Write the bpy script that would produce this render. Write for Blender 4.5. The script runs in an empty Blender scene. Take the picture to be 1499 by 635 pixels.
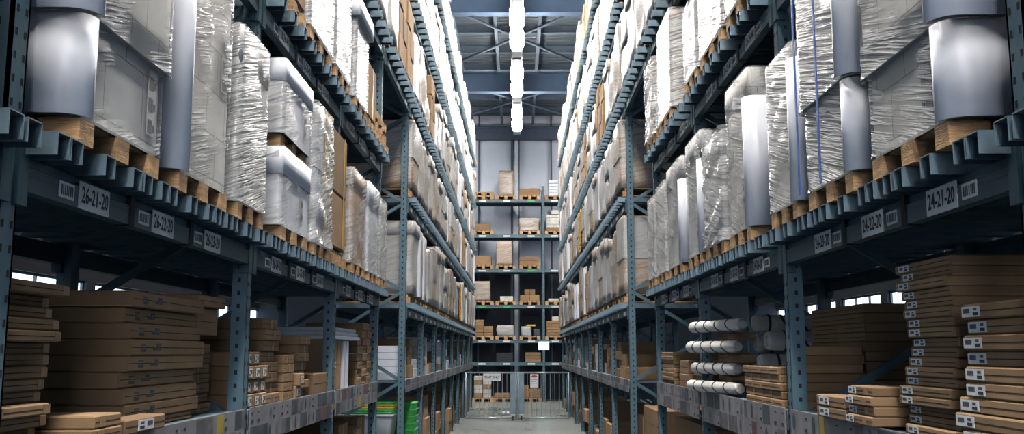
import bpy, math, random
from mathutils import Vector, Matrix, noise
R = random.Random(7)
sc = bpy.context.scene
C = sc.collection

# ------------------------------------------------------------------ view
sc.view_settings.view_transform = 'Standard'
sc.view_settings.look = 'None'
sc.view_settings.gamma = 1.0
sc.view_settings.exposure = 0.62
sc.view_settings.use_curve_mapping = False
sc.cycles.use_denoising = True
sc.cycles.max_bounces = 8
sc.cycles.diffuse_bounces = 1
sc.cycles.use_fast_gi = True
sc.cycles.fast_gi_method = 'REPLACE'
sc.cycles.ao_bounces = 1
sc.cycles.ao_bounces_render = 1
sc.cycles.transparent_max_bounces = 10
sc.cycles.sample_clamp_indirect = 6.0
sc.cycles.caustics_reflective = False
sc.cycles.caustics_refractive = False

W, H = 1.55, 1.89                       # half aisle width, eye height
DECK = 1.56                             # product shelf
LV = [2.50, 4.00, 5.38, 6.88, 8.35]     # beam tops of the pallet levels
PALH = 0.125
BARH = 0.075
ORD = ('first second third fourth fifth sixth seventh eighth ninth tenth eleventh twelfth thirteenth fourteenth fifteenth '
       'sixteenth seventeenth eighteenth nineteenth twentieth').split()
LEVEL_WORD = ['lowest pallet level', 'second pallet level', 'third pallet level', 'fourth pallet level', 'top pallet level']

# ------------------------------------------------------------------ materials
def new_mat(name):
    m = bpy.data.materials.new(name)
    m.use_nodes = True
    nt = m.node_tree
    return m, nt, nt.nodes['Principled BSDF']

def nd(nt, t, **kw):
    n = nt.nodes.new(t)
    for k, v in kw.items():
        if k.startswith('i_'):
            n.inputs[k[2:].replace('_', ' ')].default_value = v
        else:
            setattr(n, k, v)
    return n

def ramp(nt, src, stops):
    r = nd(nt, 'ShaderNodeValToRGB')
    e = r.color_ramp.elements
    while len(e) < len(stops):
        e.new(0.5)
    for q, (p, c) in zip(e, stops):
        q.position = p
        q.color = tuple(c) + (1,) if len(c) == 3 else c
    nt.links.new(src, r.inputs[0])
    return r.outputs[0]

def mat(name, col, rough=0.6, metal=0.0, var=0.12, scale=6.0, bump=0.0, bscale=40.0, rnd=0.0, spec=0.4, stretch=(1, 1, 1)):
    m, nt, b = new_mat(name)
    tc = nd(nt, 'ShaderNodeTexCoord')
    mp = nd(nt, 'ShaderNodeMapping')
    mp.inputs['Scale'].default_value = stretch
    nt.links.new(tc.outputs['Object'], mp.inputs[0])
    n = nd(nt, 'ShaderNodeTexNoise', i_Scale=scale, i_Detail=4.0)
    nt.links.new(mp.outputs[0], n.inputs['Vector'])
    lo = [c * (1 - var) for c in col]
    hi = [min(1, c * (1 + var)) for c in col]
    out = ramp(nt, n.outputs[0], [(0.3, lo), (0.7, hi)])
    if rnd:
        oi = nd(nt, 'ShaderNodeObjectInfo')
        hs = nd(nt, 'ShaderNodeHueSaturation')
        mr = nd(nt, 'ShaderNodeMapRange')
        mr.inputs[3].default_value = 1 - rnd
        mr.inputs[4].default_value = 1 + rnd
        nt.links.new(oi.outputs['Random'], mr.inputs[0])
        nt.links.new(mr.outputs[0], hs.inputs['Value'])
        nt.links.new(out, hs.inputs['Color'])
        out = hs.outputs[0]
    nt.links.new(out, b.inputs['Base Color'])
    b.inputs['Roughness'].default_value = rough
    b.inputs['Metallic'].default_value = metal
    b.inputs['Specular IOR Level'].default_value = spec
    if bump:
        n2 = nd(nt, 'ShaderNodeTexNoise', i_Scale=bscale, i_Detail=3.0)
        nt.links.new(mp.outputs[0], n2.inputs['Vector'])
        bp = nd(nt, 'ShaderNodeBump')
        bp.inputs['Strength'].default_value = bump
        bp.inputs['Distance'].default_value = 0.02
        nt.links.new(n2.outputs[0], bp.inputs['Height'])
        nt.links.new(bp.outputs[0], b.inputs['Normal'])
    return m

def wrinkle_coords(nt, tilt=-14, su=1.7, sv=30.0):
    """streak coordinates running round an upright wrapped block (u = x+y along its sides, v = z)"""
    tc = nd(nt, 'ShaderNodeTexCoord')
    oi = nd(nt, 'ShaderNodeObjectInfo')
    sx = nd(nt, 'ShaderNodeSeparateXYZ')
    nt.links.new(tc.outputs['Object'], sx.inputs[0])
    ad = nd(nt, 'ShaderNodeMath', operation='ADD')
    nt.links.new(sx.outputs[0], ad.inputs[0]); nt.links.new(sx.outputs[1], ad.inputs[1])
    cb = nd(nt, 'ShaderNodeCombineXYZ')
    nt.links.new(ad.outputs[0], cb.inputs[0]); nt.links.new(sx.outputs[2], cb.inputs[1])
    ml = nd(nt, 'ShaderNodeMath', operation='MULTIPLY'); ml.inputs[1].default_value = 37.0
    nt.links.new(oi.outputs['Random'], ml.inputs[0]); nt.links.new(ml.outputs[0], cb.inputs[2])
    rot = nd(nt, 'ShaderNodeVectorRotate', rotation_type='Z_AXIS')
    rot.inputs['Angle'].default_value = math.radians(tilt)
    nt.links.new(cb.outputs[0], rot.inputs['Vector'])
    mp = nd(nt, 'ShaderNodeMapping')
    mp.inputs['Scale'].default_value = (su, sv, 1)
    nt.links.new(rot.outputs[0], mp.inputs[0])
    return rot.outputs[0], mp.outputs[0]

def ridge(nt, src):
    """sharp creases out of a smooth noise"""
    a = nd(nt, 'ShaderNodeMath', operation='MULTIPLY_ADD'); a.inputs[1].default_value = 2; a.inputs[2].default_value = -1
    nt.links.new(src, a.inputs[0])
    b = nd(nt, 'ShaderNodeMath', operation='ABSOLUTE'); nt.links.new(a.outputs[0], b.inputs[0])
    c = nd(nt, 'ShaderNodeMapRange'); c.inputs[1].default_value = 0.0; c.inputs[2].default_value = 0.45; c.inputs[3].default_value = 1.0; c.inputs[4].default_value = 0.0
    nt.links.new(b.outputs[0], c.inputs[0])
    d = nd(nt, 'ShaderNodeMath', operation='POWER'); d.inputs[1].default_value = 2.2
    nt.links.new(c.outputs[0], d.inputs[0])
    return d

def film_mat(name, lo=0.12, hi=0.75, bump=0.5, cover=0.5, sv=40.0):
    m, nt, b = new_mat(name)
    base, st = wrinkle_coords(nt, -16, 1.5, sv)
    n0 = nd(nt, 'ShaderNodeTexNoise', i_Scale=1.0, i_Detail=3.0, i_Roughness=0.55, i_Distortion=0.5)
    nt.links.new(st, n0.inputs['Vector'])
    n = ridge(nt, n0.outputs[0])
    big = nd(nt, 'ShaderNodeTexNoise', i_Scale=2.6, i_Detail=2.0)
    nt.links.new(base, big.inputs['Vector'])
    msk = nd(nt, 'ShaderNodeMapRange', interpolation_type='SMOOTHSTEP')
    msk.inputs[1].default_value = 0.62 - cover * .45; msk.inputs[2].default_value = 0.78 - cover * .35
    nt.links.new(big.outputs[0], msk.inputs[0])
    mx = nd(nt, 'ShaderNodeMath', operation='MULTIPLY')
    nt.links.new(n.outputs[0], mx.inputs[0]); nt.links.new(msk.outputs[0], mx.inputs[1])
    fac = nd(nt, 'ShaderNodeMapRange')
    fac.inputs[1].default_value = 0.0; fac.inputs[2].default_value = 0.8
    fac.inputs[3].default_value = lo; fac.inputs[4].default_value = hi
    nt.links.new(mx.outputs[0], fac.inputs[0])
    b.inputs['Base Color'].default_value = (0.71, 0.695, 0.66, 1)
    b.inputs['Roughness'].default_value = 0.14
    b.inputs['Specular IOR Level'].default_value = 0.7
    bp = nd(nt, 'ShaderNodeBump'); bp.inputs['Strength'].default_value = bump; bp.inputs['Distance'].default_value = 0.03
    nt.links.new(mx.outputs[0], bp.inputs['Height']); nt.links.new(bp.outputs[0], b.inputs['Normal'])
    tr = nd(nt, 'ShaderNodeBsdfTransparent')
    mix = nd(nt, 'ShaderNodeMixShader')
    nt.links.new(fac.outputs[0], mix.inputs[0]); nt.links.new(tr.outputs[0], mix.inputs[1]); nt.links.new(b.outputs[0], mix.inputs[2])
    nt.links.new(mix.outputs[0], nt.nodes['Material Output'].inputs[0])
    return m

def wrapped_mat(name, stops, bump=0.12, rough=0.3):
    """carton under stretch film, read as one opaque glossy skin; colour picked per load"""
    m, nt, b = new_mat(name)
    base, st = wrinkle_coords(nt)
    n0 = nd(nt, 'ShaderNodeTexNoise', i_Scale=1.0, i_Detail=3.0, i_Distortion=0.5)
    nt.links.new(st, n0.inputs['Vector'])
    n = ridge(nt, n0.outputs[0])
    big = nd(nt, 'ShaderNodeTexNoise', i_Scale=2.2, i_Detail=2.0)
    nt.links.new(base, big.inputs['Vector'])
    oi = nd(nt, 'ShaderNodeObjectInfo')
    ad = nd(nt, 'ShaderNodeMath', operation='MULTIPLY_ADD')
    nt.links.new(big.outputs[0], ad.inputs[0]); ad.inputs[1].default_value = 0.35
    sub = nd(nt, 'ShaderNodeMath', operation='SUBTRACT'); sub.inputs[1].default_value = 0.17
    nt.links.new(oi.outputs['Random'], sub.inputs[0]); nt.links.new(sub.outputs[0], ad.inputs[2])
    col = ramp(nt, ad.outputs[0], stops)
    mixc = nd(nt, 'ShaderNodeMixRGB')
    fr = nd(nt, 'ShaderNodeMapRange'); fr.inputs[1].default_value = 0.1; fr.inputs[2].default_value = 1.0; fr.inputs[4].default_value = 0.55
    nt.links.new(n.outputs[0], fr.inputs[0]); nt.links.new(fr.outputs[0], mixc.inputs[0])
    nt.links.new(col, mixc.inputs[1]); mixc.inputs[2].default_value = (0.56, 0.55, 0.53, 1)
    nt.links.new(mixc.outputs[0], b.inputs['Base Color'])
    b.inputs['Roughness'].default_value = rough
    bp = nd(nt, 'ShaderNodeBump'); bp.inputs['Strength'].default_value = bump; bp.inputs['Distance'].default_value = 0.03
    nt.links.new(n.outputs[0], bp.inputs['Height']); nt.links.new(bp.outputs[0], b.inputs['Normal'])
    return m

def emit_mat(name, col, s):
    m, nt, b = new_mat(name)
    b.inputs['Base Color'].default_value = tuple(col) + (1,)
    b.inputs['Emission Color'].default_value = tuple(col) + (1,)
    b.inputs['Emission Strength'].default_value = s
    return m

M = {}
M['beam'] = mat('blue green beam paint', (0.036, 0.082, 0.104), 0.42, 0.0, 0.25, 5, 0.05, 60)
M['post'] = mat('grey blue upright paint', (0.085, 0.150, 0.182), 0.45, 0.0, 0.2, 5, 0.05, 60)
M['dark'] = mat('dark slot', (0.006, 0.009, 0.014), 0.8)
M['bar'] = mat('galvanised bar', (0.15, 0.215, 0.255), 0.38, 0.35, 0.25, 9, 0.06, 50)
M['deckm'] = mat('shelf deck steel', (0.16, 0.22, 0.26), 0.5, 0.2, 0.2, 4)
M['wood'] = mat('pallet wood', (0.52, 0.31, 0.155), 0.75, 0, 0.3, 8, 0.25, 30, 0.2, 0.2, (1, 1, 6))
M['carton'] = mat('brown cardboard', (0.315, 0.193, 0.102), 0.8, 0, 0.12, 5, 0.06, 70, 0.22, 0.2)
M['cardw'] = mat('brown cardboard under film', (0.36, 0.22, 0.13), 0.4, 0, 0.18, 4, 0.12, 18, 0.15, 0.5)
def inner_mat(name, c1, c2, gap, bw=.27, bh=.21):
    """wrapped block of smaller cartons: each its own tone, thin dark joints"""
    m, nt, b = new_mat(name)
    base, st = wrinkle_coords(nt, 0)
    br = nd(nt, 'ShaderNodeTexBrick')
    br.inputs['Scale'].default_value = 1.0; br.inputs['Brick Width'].default_value = bw; br.inputs['Row Height'].default_value = bh
    br.inputs['Mortar Size'].default_value = .003; br.inputs['Color1'].default_value = tuple(c1) + (1,); br.inputs['Color2'].default_value = tuple(c2) + (1,)
    br.inputs['Mortar'].default_value = tuple(gap) + (1,)
    nt.links.new(base, br.inputs['Vector'])
    n = nd(nt, 'ShaderNodeTexNoise', i_Scale=3.0, i_Detail=5.0)
    nt.links.new(base, n.inputs['Vector'])
    r = ramp(nt, n.outputs[0], [(0.3, (0.72, 0.72, 0.72)), (0.65, (1.1, 1.1, 1.1))])
    mx = nd(nt, 'ShaderNodeMixRGB', blend_type='MULTIPLY'); mx.inputs[0].default_value = 1
    nt.links.new(br.outputs['Color'], mx.inputs[1]); nt.links.new(r, mx.inputs[2])
    nt.links.new(mx.outputs[0], b.inputs['Base Color']); b.inputs['Roughness'].default_value = .5
    return m
M['cream'] = inner_mat('cream inner cartons', (0.68, 0.645, 0.57), (0.50, 0.475, 0.42), (0.24, 0.225, 0.20))
M['greyc'] = inner_mat('grey inner cartons', (0.50, 0.49, 0.475), (0.32, 0.32, 0.32), (0.14, 0.14, 0.145), .34, .26)
M['cream0'] = mat('cream carton', (0.60, 0.565, 0.49), 0.55, 0, 0.22, 3, 0.05, 40, 0.1)
M['grey'] = M['greyc']
M['white'] = mat('white carton', (0.76, 0.77, 0.82), 0.4, 0, 0.06, 4, 0.03, 30, 0.08, 0.5)
M['film'] = film_mat('stretch film', 0.10, 0.78, 0.24, 0.5, 36.0)
M['filmh'] = film_mat('heavy stretch film', 0.18, 0.9, 0.30, 0.85, 44.0)
M['wrap'] = wrapped_mat('wrapped cartons', [(0.0, (0.33, 0.31, 0.275)), (0.25, (0.43, 0.405, 0.365)), (0.5, (0.48, 0.485, 0.50)), (0.70, (0.32, 0.265, 0.215)), (0.90, (0.29, 0.20, 0.125))])
M['wrapb'] = wrapped_mat('wrapped brown cartons', [(0.0, (0.32, 0.19, 0.10)), (0.6, (0.38, 0.25, 0.15)), (1.0, (0.46, 0.36, 0.27))])
M['tapeY'] = mat('yellow tape', (0.72, 0.42, 0.03), 0.35, 0, 0.1)
M['tape'] = mat('brown tape', (0.34, 0.20, 0.10), 0.35, 0, 0.1, rnd=0.1)
M['blue'] = mat('blue strap', (0.05, 0.11, 0.34), 0.4)
M['black'] = mat('black webbing', (0.012, 0.013, 0.016), 0.6)
M['paper'] = mat('white label paper', (0.68, 0.68, 0.66), 0.6, 0, 0.05)
M['ink'] = mat('black ink', (0.02, 0.022, 0.03), 0.6)
M['inkg'] = mat('grey print', (0.07, 0.073, 0.085), 0.6, 0, 0.4, 30)
M['red'] = mat('red ink', (0.5, 0.03, 0.025), 0.5)
M['yellowp'] = mat('yellow slats', (0.62, 0.36, 0.06), 0.5)
M['green'] = mat('green plastic', (0.05, 0.42, 0.09), 0.4)
M['yel'] = mat('yellow plastic', (0.75, 0.50, 0.04), 0.4)
M['whitep'] = mat('white plastic', (0.62, 0.66, 0.68), 0.45)
M['rollw'] = mat('white plastic sleeve', (0.66, 0.62, 0.56), 0.4, 0, 0.1, 6, 0.35, 14)
M['bd1'] = mat('pale product picture', (0.235, 0.225, 0.235), 0.5, 0, 0.15, 12, rnd=0.15)
M['bd2'] = mat('dark product picture', (0.05, 0.07, 0.085), 0.5, 0, 0.4, 9)
M['bd3'] = mat('plum product picture', (0.13, 0.06, 0.065), 0.5, 0, 0.3, 9)
M['bd4'] = mat('mid product picture', (0.13, 0.125, 0.135), 0.5, 0, 0.4, 14)
M['bd5'] = mat('mustard product picture', (0.42, 0.30, 0.05), 0.5)
M['gate'] = mat('galvanised gate tube', (0.36, 0.42, 0.46), 0.35, 0.4, 0.15, 8)
M['gatep'] = mat('gate post paint', (0.20, 0.28, 0.32), 0.5)
M['roofb'] = mat('roof beam blue paint', (0.085, 0.135, 0.215), 0.5, 0, 0.12, 2)
M['purlin'] = mat('purlin steel', (0.17, 0.22, 0.28), 0.5, 0.1, 0.15, 3)
M['lamp'] = emit_mat('lit tube diffuser', (1.0, 0.965, 0.925), 95.0)
M['house'] = mat('lamp housing', (0.6, 0.62, 0.64), 0.4)
M['signlit'] = emit_mat('lit aisle sign', (0.62, 0.93, 1.0), 1.6)
M['winlit'] = emit_mat('daylit window glass', (0.72, 0.86, 1.0), 2.2)

def floor_mat():
    m, nt, b = new_mat('sealed concrete floor')
    tc = nd(nt, 'ShaderNodeTexCoord')
    n = nd(nt, 'ShaderNodeTexNoise', i_Scale=0.6, i_Detail=3.0)
    nt.links.new(tc.outputs['Object'], n.inputs['Vector'])
    out = ramp(nt, n.outputs[0], [(0.3, (0.16, 0.175, 0.165)), (0.7, (0.27, 0.28, 0.26))])
    nt.links.new(out, b.inputs['Base Color'])
    r = nd(nt, 'ShaderNodeMapRange'); r.inputs[3].default_value = 0.18; r.inputs[4].default_value = 0.42
    nt.links.new(n.outputs[0], r.inputs[0]); nt.links.new(r.outputs[0], b.inputs['Roughness'])
    return m
M['floor'] = floor_mat()

def ribbed(name, col, pitch, axis, strength=0.6, rough=0.5):
    m, nt, b = new_mat(name)
    tc = nd(nt, 'ShaderNodeTexCoord')
    w = nd(nt, 'ShaderNodeTexWave', wave_type='BANDS', bands_direction=axis, wave_profile='SIN')
    w.inputs['Scale'].default_value = 0.314 / pitch
    nt.links.new(tc.outputs['Object'], w.inputs['Vector'])
    n = nd(nt, 'ShaderNodeTexNoise', i_Scale=0.8, i_Detail=4.0)
    nt.links.new(tc.outputs['Object'], n.inputs['Vector'])
    out = ramp(nt, n.outputs[0], [(0.3, [c * 0.85 for c in col]), (0.7, [c * 1.12 for c in col])])
    nt.links.new(out, b.inputs['Base Color'])
    bp = nd(nt, 'ShaderNodeBump'); bp.inputs['Strength'].default_value = strength; bp.inputs['Distance'].default_value = 0.05
    nt.links.new(w.outputs['Fac'], bp.inputs['Height']); nt.links.new(bp.outputs[0], b.inputs['Normal'])
    b.inputs['Roughness'].default_value = rough
    return m
M['roof'] = ribbed('profiled roof deck', (0.13, 0.16, 0.19), 0.28, 'Y')
M['wallu'] = mat('pale wall panel', (0.58, 0.62, 0.70), 0.42, 0, 0.05, 1.5)
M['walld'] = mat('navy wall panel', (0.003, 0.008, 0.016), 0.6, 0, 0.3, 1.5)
M['wallt'] = mat('wall trim', (0.06, 0.08, 0.12), 0.5)
M['wallw'] = mat('white column paint', (0.62, 0.64, 0.68), 0.5)

# ------------------------------------------------------------------ mesh helpers
class MB:
    def __init__(s):
        s.v, s.f, s.m, s.sm = [], [], [], []
    def face(s, pts, m=0, smooth=False):
        i = len(s.v); s.v += [tuple(p) for p in pts]
        s.f.append(tuple(range(i, i + len(pts)))); s.m.append(m); s.sm.append(smooth)
    def box(s, x0, x1, y0, y1, z0, z1, m=0):
        if x0 > x1: x0, x1 = x1, x0
        i = len(s.v)
        s.v += [(x0, y0, z0), (x1, y0, z0), (x1, y1, z0), (x0, y1, z0), (x0, y0, z1), (x1, y0, z1), (x1, y1, z1), (x0, y1, z1)]
        for q in ((3, 2, 1, 0), (4, 5, 6, 7), (0, 1, 5, 4), (1, 2, 6, 5), (2, 3, 7, 6), (3, 0, 4, 7)):
            s.f.append(tuple(i + k for k in q)); s.m.append(m); s.sm.append(False)
    def cbox(s, x0, x1, y0, y1, z0, z1, c=0.006, m=0):
        """box with chamfered edges"""
        if x0 > x1: x0, x1 = x1, x0
        lo, hi = (x0, y0, z0), (x1, y1, z1)
        c = min(c, (x1 - x0) / 3, (y1 - y0) / 3, (z1 - z0) / 3)
        idx = {}
        for sx in (0, 1):
            for sy in (0, 1):
                for sz in (0, 1):
                    sg = (sx, sy, sz)
                    for ax in range(3):
                        p = []
                        for k in range(3):
                            e = hi[k] if sg[k] else lo[k]
                            p.append(e if k == ax else e + (-c if sg[k] else c))
                        idx[(sg, ax)] = len(s.v); s.v.append(tuple(p))
        def add(q, n):
            a, b, d = (Vector(s.v[q[0]]), Vector(s.v[q[1]]), Vector(s.v[q[2]]))
            if (b - a).cross(d - a).dot(n) < 0: q = q[::-1]
            s.f.append(tuple(q)); s.m.append(m); s.sm.append(False)
        for ax in range(3):
            o = [k for k in range(3) if k != ax]
            for sd in (0, 1):
                q = []
                for a, b in ((0, 0), (1, 0), (1, 1), (0, 1)):
                    sg = [0, 0, 0]; sg[ax] = sd; sg[o[0]] = a; sg[o[1]] = b
                    q.append(idx[(tuple(sg), ax)])
                n = Vector((0, 0, 0)); n[ax] = 1 if sd else -1
                add(q, n)
            for a in (0, 1):
                for b in (0, 1):
                    s0 = [0, 0, 0]; s0[o[0]] = a; s0[o[1]] = b; s1 = list(s0); s1[ax] = 1
                    q = [idx[(tuple(s0), o[0])], idx[(tuple(s1), o[0])], idx[(tuple(s1), o[1])], idx[(tuple(s0), o[1])]]
                    n = Vector((0, 0, 0)); n[o[0]] = 1 if a else -1; n[o[1]] = 1 if b else -1
                    add(q, n)
        for sg in [(a, b, d) for a in (0, 1) for b in (0, 1) for d in (0, 1)]:
            add([idx[(sg, 0)], idx[(sg, 1)], idx[(sg, 2)]], Vector([1 if k else -1 for k in sg]))
    def tube(s, p0, p1, r, n=8, m=0, r1=None, caps=True):
        p0, p1 = Vector(p0), Vector(p1); d = (p1 - p0).normalized()
        a = d.orthogonal().normalized(); b = d.cross(a); i = len(s.v)
        r1 = r if r1 is None else r1
        for p, rr in ((p0, r), (p1, r1)):
            for k in range(n):
                t = 2 * math.pi * k / n
                s.v.append(tuple(p + (a * math.cos(t) + b * math.sin(t)) * rr))
        for k in range(n):
            j = (k + 1) % n
            s.f.append((i + k, i + j, i + n + j, i + n + k)); s.m.append(m); s.sm.append(n > 6)
        if caps:
            s.f.append(tuple(i + k for k in range(n))[::-1]); s.m.append(m); s.sm.append(False)
            s.f.append(tuple(i + n + k for k in range(n))); s.m.append(m); s.sm.append(False)
    def strut(s, p0, p1, w, t, up=(0, 1, 0), m=0):
        """flat bar between two points"""
        p0, p1 = Vector(p0), Vector(p1); d = (p1 - p0).normalized()
        u = Vector(up); a = d.cross(u).normalized() * w / 2; b = u.normalized() * t / 2
        i = len(s.v)
        for p in (p0, p1):
            s.v += [tuple(p + a + b), tuple(p - a + b), tuple(p - a - b), tuple(p + a - b)]
        for q in ((0, 1, 5, 4), (1, 2, 6, 5), (2, 3, 7, 6), (3, 0, 4, 7), (3, 2, 1, 0), (4, 5, 6, 7)):
            s.f.append(tuple(i + k for k in q)); s.m.append(m); s.sm.append(False)
    def rings(s, loops, m=0, top=True, bottom=False, smooth=True, flip=False):
        """skin a list of equal-length closed loops"""
        i = len(s.v); n = len(loops[0])
        for l in loops: s.v += [tuple(p) for p in l]
        for a in range(len(loops) - 1):
            for k in range(n):
                j = (k + 1) % n
                q = (i + a * n + k, i + a * n + j, i + (a + 1) * n + j, i + (a + 1) * n + k)
                s.f.append(q[::-1] if flip else q); s.m.append(m); s.sm.append(smooth)
        if top:
            b = i + (len(loops) - 1) * n
            s.f.append(tuple(b + k for k in range(n))); s.m.append(m); s.sm.append(False)
        if bottom:
            s.f.append(tuple(i + k for k in range(n))[::-1]); s.m.append(m); s.sm.append(False)
    def build(s, name, mats, parent=None, link=True):
        me = bpy.data.meshes.new(name)
        me.from_pydata(s.v, [], s.f)
        for q in (mats if isinstance(mats, (list, tuple)) else [mats]): me.materials.append(q)
        me.polygons.foreach_set('material_index', s.m)
        me.polygons.foreach_set('use_smooth', s.sm)
        me.update()
        o = bpy.data.objects.new(name, me)
        if link: C.objects.link(o)
        if parent: o.parent = parent
        return o

def tag(o, label=None, cat=None, group=None, kind=None):
    if label: o['label'] = label
    if cat: o['category'] = cat
    if group: o['group'] = group
    if kind: o['kind'] = kind
    return o

def thing(name, label, cat, loc, group=None):
    o = bpy.data.objects.new(name, None); C.objects.link(o)
    o.location = loc; o.empty_display_size = 0.1
    return tag(o, label, cat, group)

def dup(root, loc, scale=(1, 1, 1), label=None, group=None, rz=0):
    r = root.copy(); C.objects.link(r); r.location = loc; r.scale = scale; r.rotation_euler = (0, 0, rz)
    if label: r['label'] = label
    if group: r['group'] = group
    for ch in root.children:
        c = ch.copy(); C.objects.link(c); c.parent = r
        for g in ch.children:
            d = g.copy(); C.objects.link(d); d.parent = c
    return r

_tc = {}
def text_polys(txt, size):
    """flat outline of a text, as (verts, faces) in its own xy plane, centred"""
    if txt not in _tc:
        cu = bpy.data.curves.new('t', 'FONT'); cu.body = txt; cu.size = 1; cu.align_x = 'CENTER'; cu.align_y = 'CENTER'; cu.resolution_u = 2; cu.offset = 0.022
        ob = bpy.data.objects.new('t', cu); C.objects.link(ob)
        dg = bpy.context.evaluated_depsgraph_get()
        me = bpy.data.meshes.new_from_object(ob.evaluated_get(dg))
        _tc[txt] = ([tuple(v.co) for v in me.vertices], [tuple(p.vertices) for p in me.polygons])
        bpy.data.objects.remove(ob); bpy.data.meshes.remove(me); bpy.data.curves.remove(cu)
    v, f = _tc[txt]
    return [(a * size, b * size) for a, b, c in v], f

def put_text(mb, txt, size, org, ux, uy, m=0, squeeze=1.0):
    v, f = text_polys(txt, size)
    ux, uy, org = Vector(ux), Vector(uy), Vector(org)
    i = len(mb.v)
    mb.v += [tuple(org + ux * (a * squeeze) + uy * b) for a, b in v]
    for q in f:
        mb.f.append(tuple(i + k for k in q)); mb.m.append(m); mb.sm.append(False)

def rrect(x0, x1, y0, y1, r, step=None, nc=4):
    """rounded rectangle loop, counter clockwise; straight runs cut to 'step'"""
    pts = []
    def run(a, b):
        L = math.dist(a, b); k = max(1, int(L / step)) if step else 1
        for t in range(k): pts.append((a[0] + (b[0] - a[0]) * t / k, a[1] + (b[1] - a[1]) * t / k))
    cs = [(x1 - r, y0 + r, -90), (x1 - r, y1 - r, 0), (x0 + r, y1 - r, 90), (x0 + r, y0 + r, 180)]
    for q, (cx, cy, a0) in enumerate(cs):
        arc = [(cx + r * math.cos(math.radians(a0 + 90 * t / nc)), cy + r * math.sin(math.radians(a0 + 90 * t / nc))) for t in range(nc + 1)]
        pts += arc[:-1]
        nx = cs[(q + 1) % 4]
        run(arc[-1], (nx[0] + r * math.cos(math.radians(nx[2])), nx[1] + r * math.sin(math.radians(nx[2]))))
    return pts

def struct(name, mb, mats):
    o = mb.build(name, mats); o['kind'] = 'structure'; return o

# ------------------------------------------------------------------ room shell
XW, Y0, Y1, ZC = 10.6, -15.0, 39.3, 11.75
b = MB(); b.box(-XW - .3, XW + .3, Y0, Y1 + .3, -0.2, 0); struct('floor', b, M['floor'])
b = MB(); b.box(-XW - .3, XW + .3, Y0 - .3, Y1 + .3, ZC, ZC + .2); struct('ceiling', b, M['roof'])
b = MB()
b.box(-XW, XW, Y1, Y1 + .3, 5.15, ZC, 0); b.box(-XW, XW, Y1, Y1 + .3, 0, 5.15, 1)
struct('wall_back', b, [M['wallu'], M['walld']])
WZ0, WZ1 = 3.0, 3.62
for sd, nm in ((-1, 'left'), (1, 'right')):
    b = MB()
    b.box(sd * XW, sd * (XW + .3), Y0, Y1 + .3, 0, WZ0); b.box(sd * XW, sd * (XW + .3), Y0, Y1 + .3, WZ1, ZC)
    b.box(sd * XW, sd * (XW + .3), Y0, 8, WZ0, WZ1)
    for k in range(8):
        b.box(sd * XW, sd * (XW + .3), 8 + 4 * k + 3.5, 8 + 4 * k + 4 if k < 7 else Y1 + .3, WZ0, WZ1)
    struct('wall_' + nm, b, M['walld'])
wn = 0
for sd in (-1, 1):
    for k in range(8):
        wn += 1; y0 = 8 + 4 * k
        b = MB(); b.box(sd * (XW + .14), sd * (XW + .17), y0, y0 + 3.5, WZ0, WZ1)
        w = struct('window_%d' % wn, b, M['winlit'])  # added glowing pane, stands in for the lit ceilings of neighbouring aisles
        f = MB()
        for yy in (y0, y0 + 1.14, y0 + 2.3, y0 + 3.44): f.box(sd * (XW + .08), sd * (XW + .14), yy, yy + .06, WZ0, WZ1)
        for zz in (WZ0, WZ1 - .06): f.box(sd * (XW + .08), sd * (XW + .14), y0, y0 + 3.5, zz, zz + .06)
        f.build('window_frame', M['wallt'], w)
b = MB(); b.box(-XW, -5, Y0 - .3, Y0, 0, ZC); b.box(5, XW, Y0 - .3, Y0, 0, ZC); b.box(-5, 5, Y0 - .3, Y0, 0, 2.4); b.box(-5, 5, Y0 - .3, Y0, 11.0, ZC)
struct('wall_front', b, M['walld'])
b = MB(); b.box(-5, 5, Y0 - .2, Y0 - .15, 2.4, 11.0)
w = struct('window_%d' % (wn + 1), b, emit_mat('daylit gable glass', (0.76, 0.84, 1.0), 10.5))  # added glowing pane behind the camera, cool fill for camera-facing sides
f = MB()
for k in range(9): f.box(-5 + 1.25 * k - .04, -5 + 1.25 * k + .04, Y0 - .15, Y0 - .05, 2.4, 11.0)
for k in range(5): f.box(-5, 5, Y0 - .15, Y0 - .05, 2.4 + k * 2.13, 2.48 + k * 2.13)
f.build('window_frame', M['wallt'], w)
# back wall columns and panel joints
def trim(n, x0, x1, m, z0=0, d=.12):
    b = MB(); b.box(x0, x1, Y1 - d, Y1, z0, ZC); return struct('trim_%d' % n, b, m)
trim(1, -.26, -.16, M['wallt']); trim(2, -.10, .06, M['wallw']); trim(3, .06, .11, M['wallt']); trim(4, 1.40, 1.46, M['wallt'])
trim(5, -1.62, -1.56, M['wallt'], 0, .06)
# roof steel
def ibeam(name, y, z0, z1, m, w=.28):
    b = MB(); b.box(-XW, XW, y - .012, y + .012, z0, z1); b.box(-XW, XW, y - w / 2, y + w / 2, z1 - .025, z1); b.box(-XW, XW, y - w / 2, y + w / 2, z0, z0 + .025)
    return struct(name, b, m)
for k, y in enumerate((0.9, 8.6, 16.3, 24.0, 31.6)): ibeam('ceiling_beam' if not k else 'ceiling_beam.%03d' % k, y, 10.62, 11.3, M['roofb'])
b = MB(); b.box(-XW, XW, 38.5, 38.72, 10.55, 11.1); b.box(-XW, XW, 38.42, 38.8, 11.0, 11.06); struct('ceiling_beam.010', b, M['wallt'])
k = 0
y = 3.0
while y < 39:
    b = MB(); b.box(-XW, XW, y - .03, y + .03, 11.52, 11.72); b.box(-XW, XW, y - .07, y + .07, 11.5, 11.525)
    struct('ceiling_purlin' if not k else 'ceiling_purlin.%03d' % k, b, M['purlin']); k += 1; y += 1.93
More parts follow.
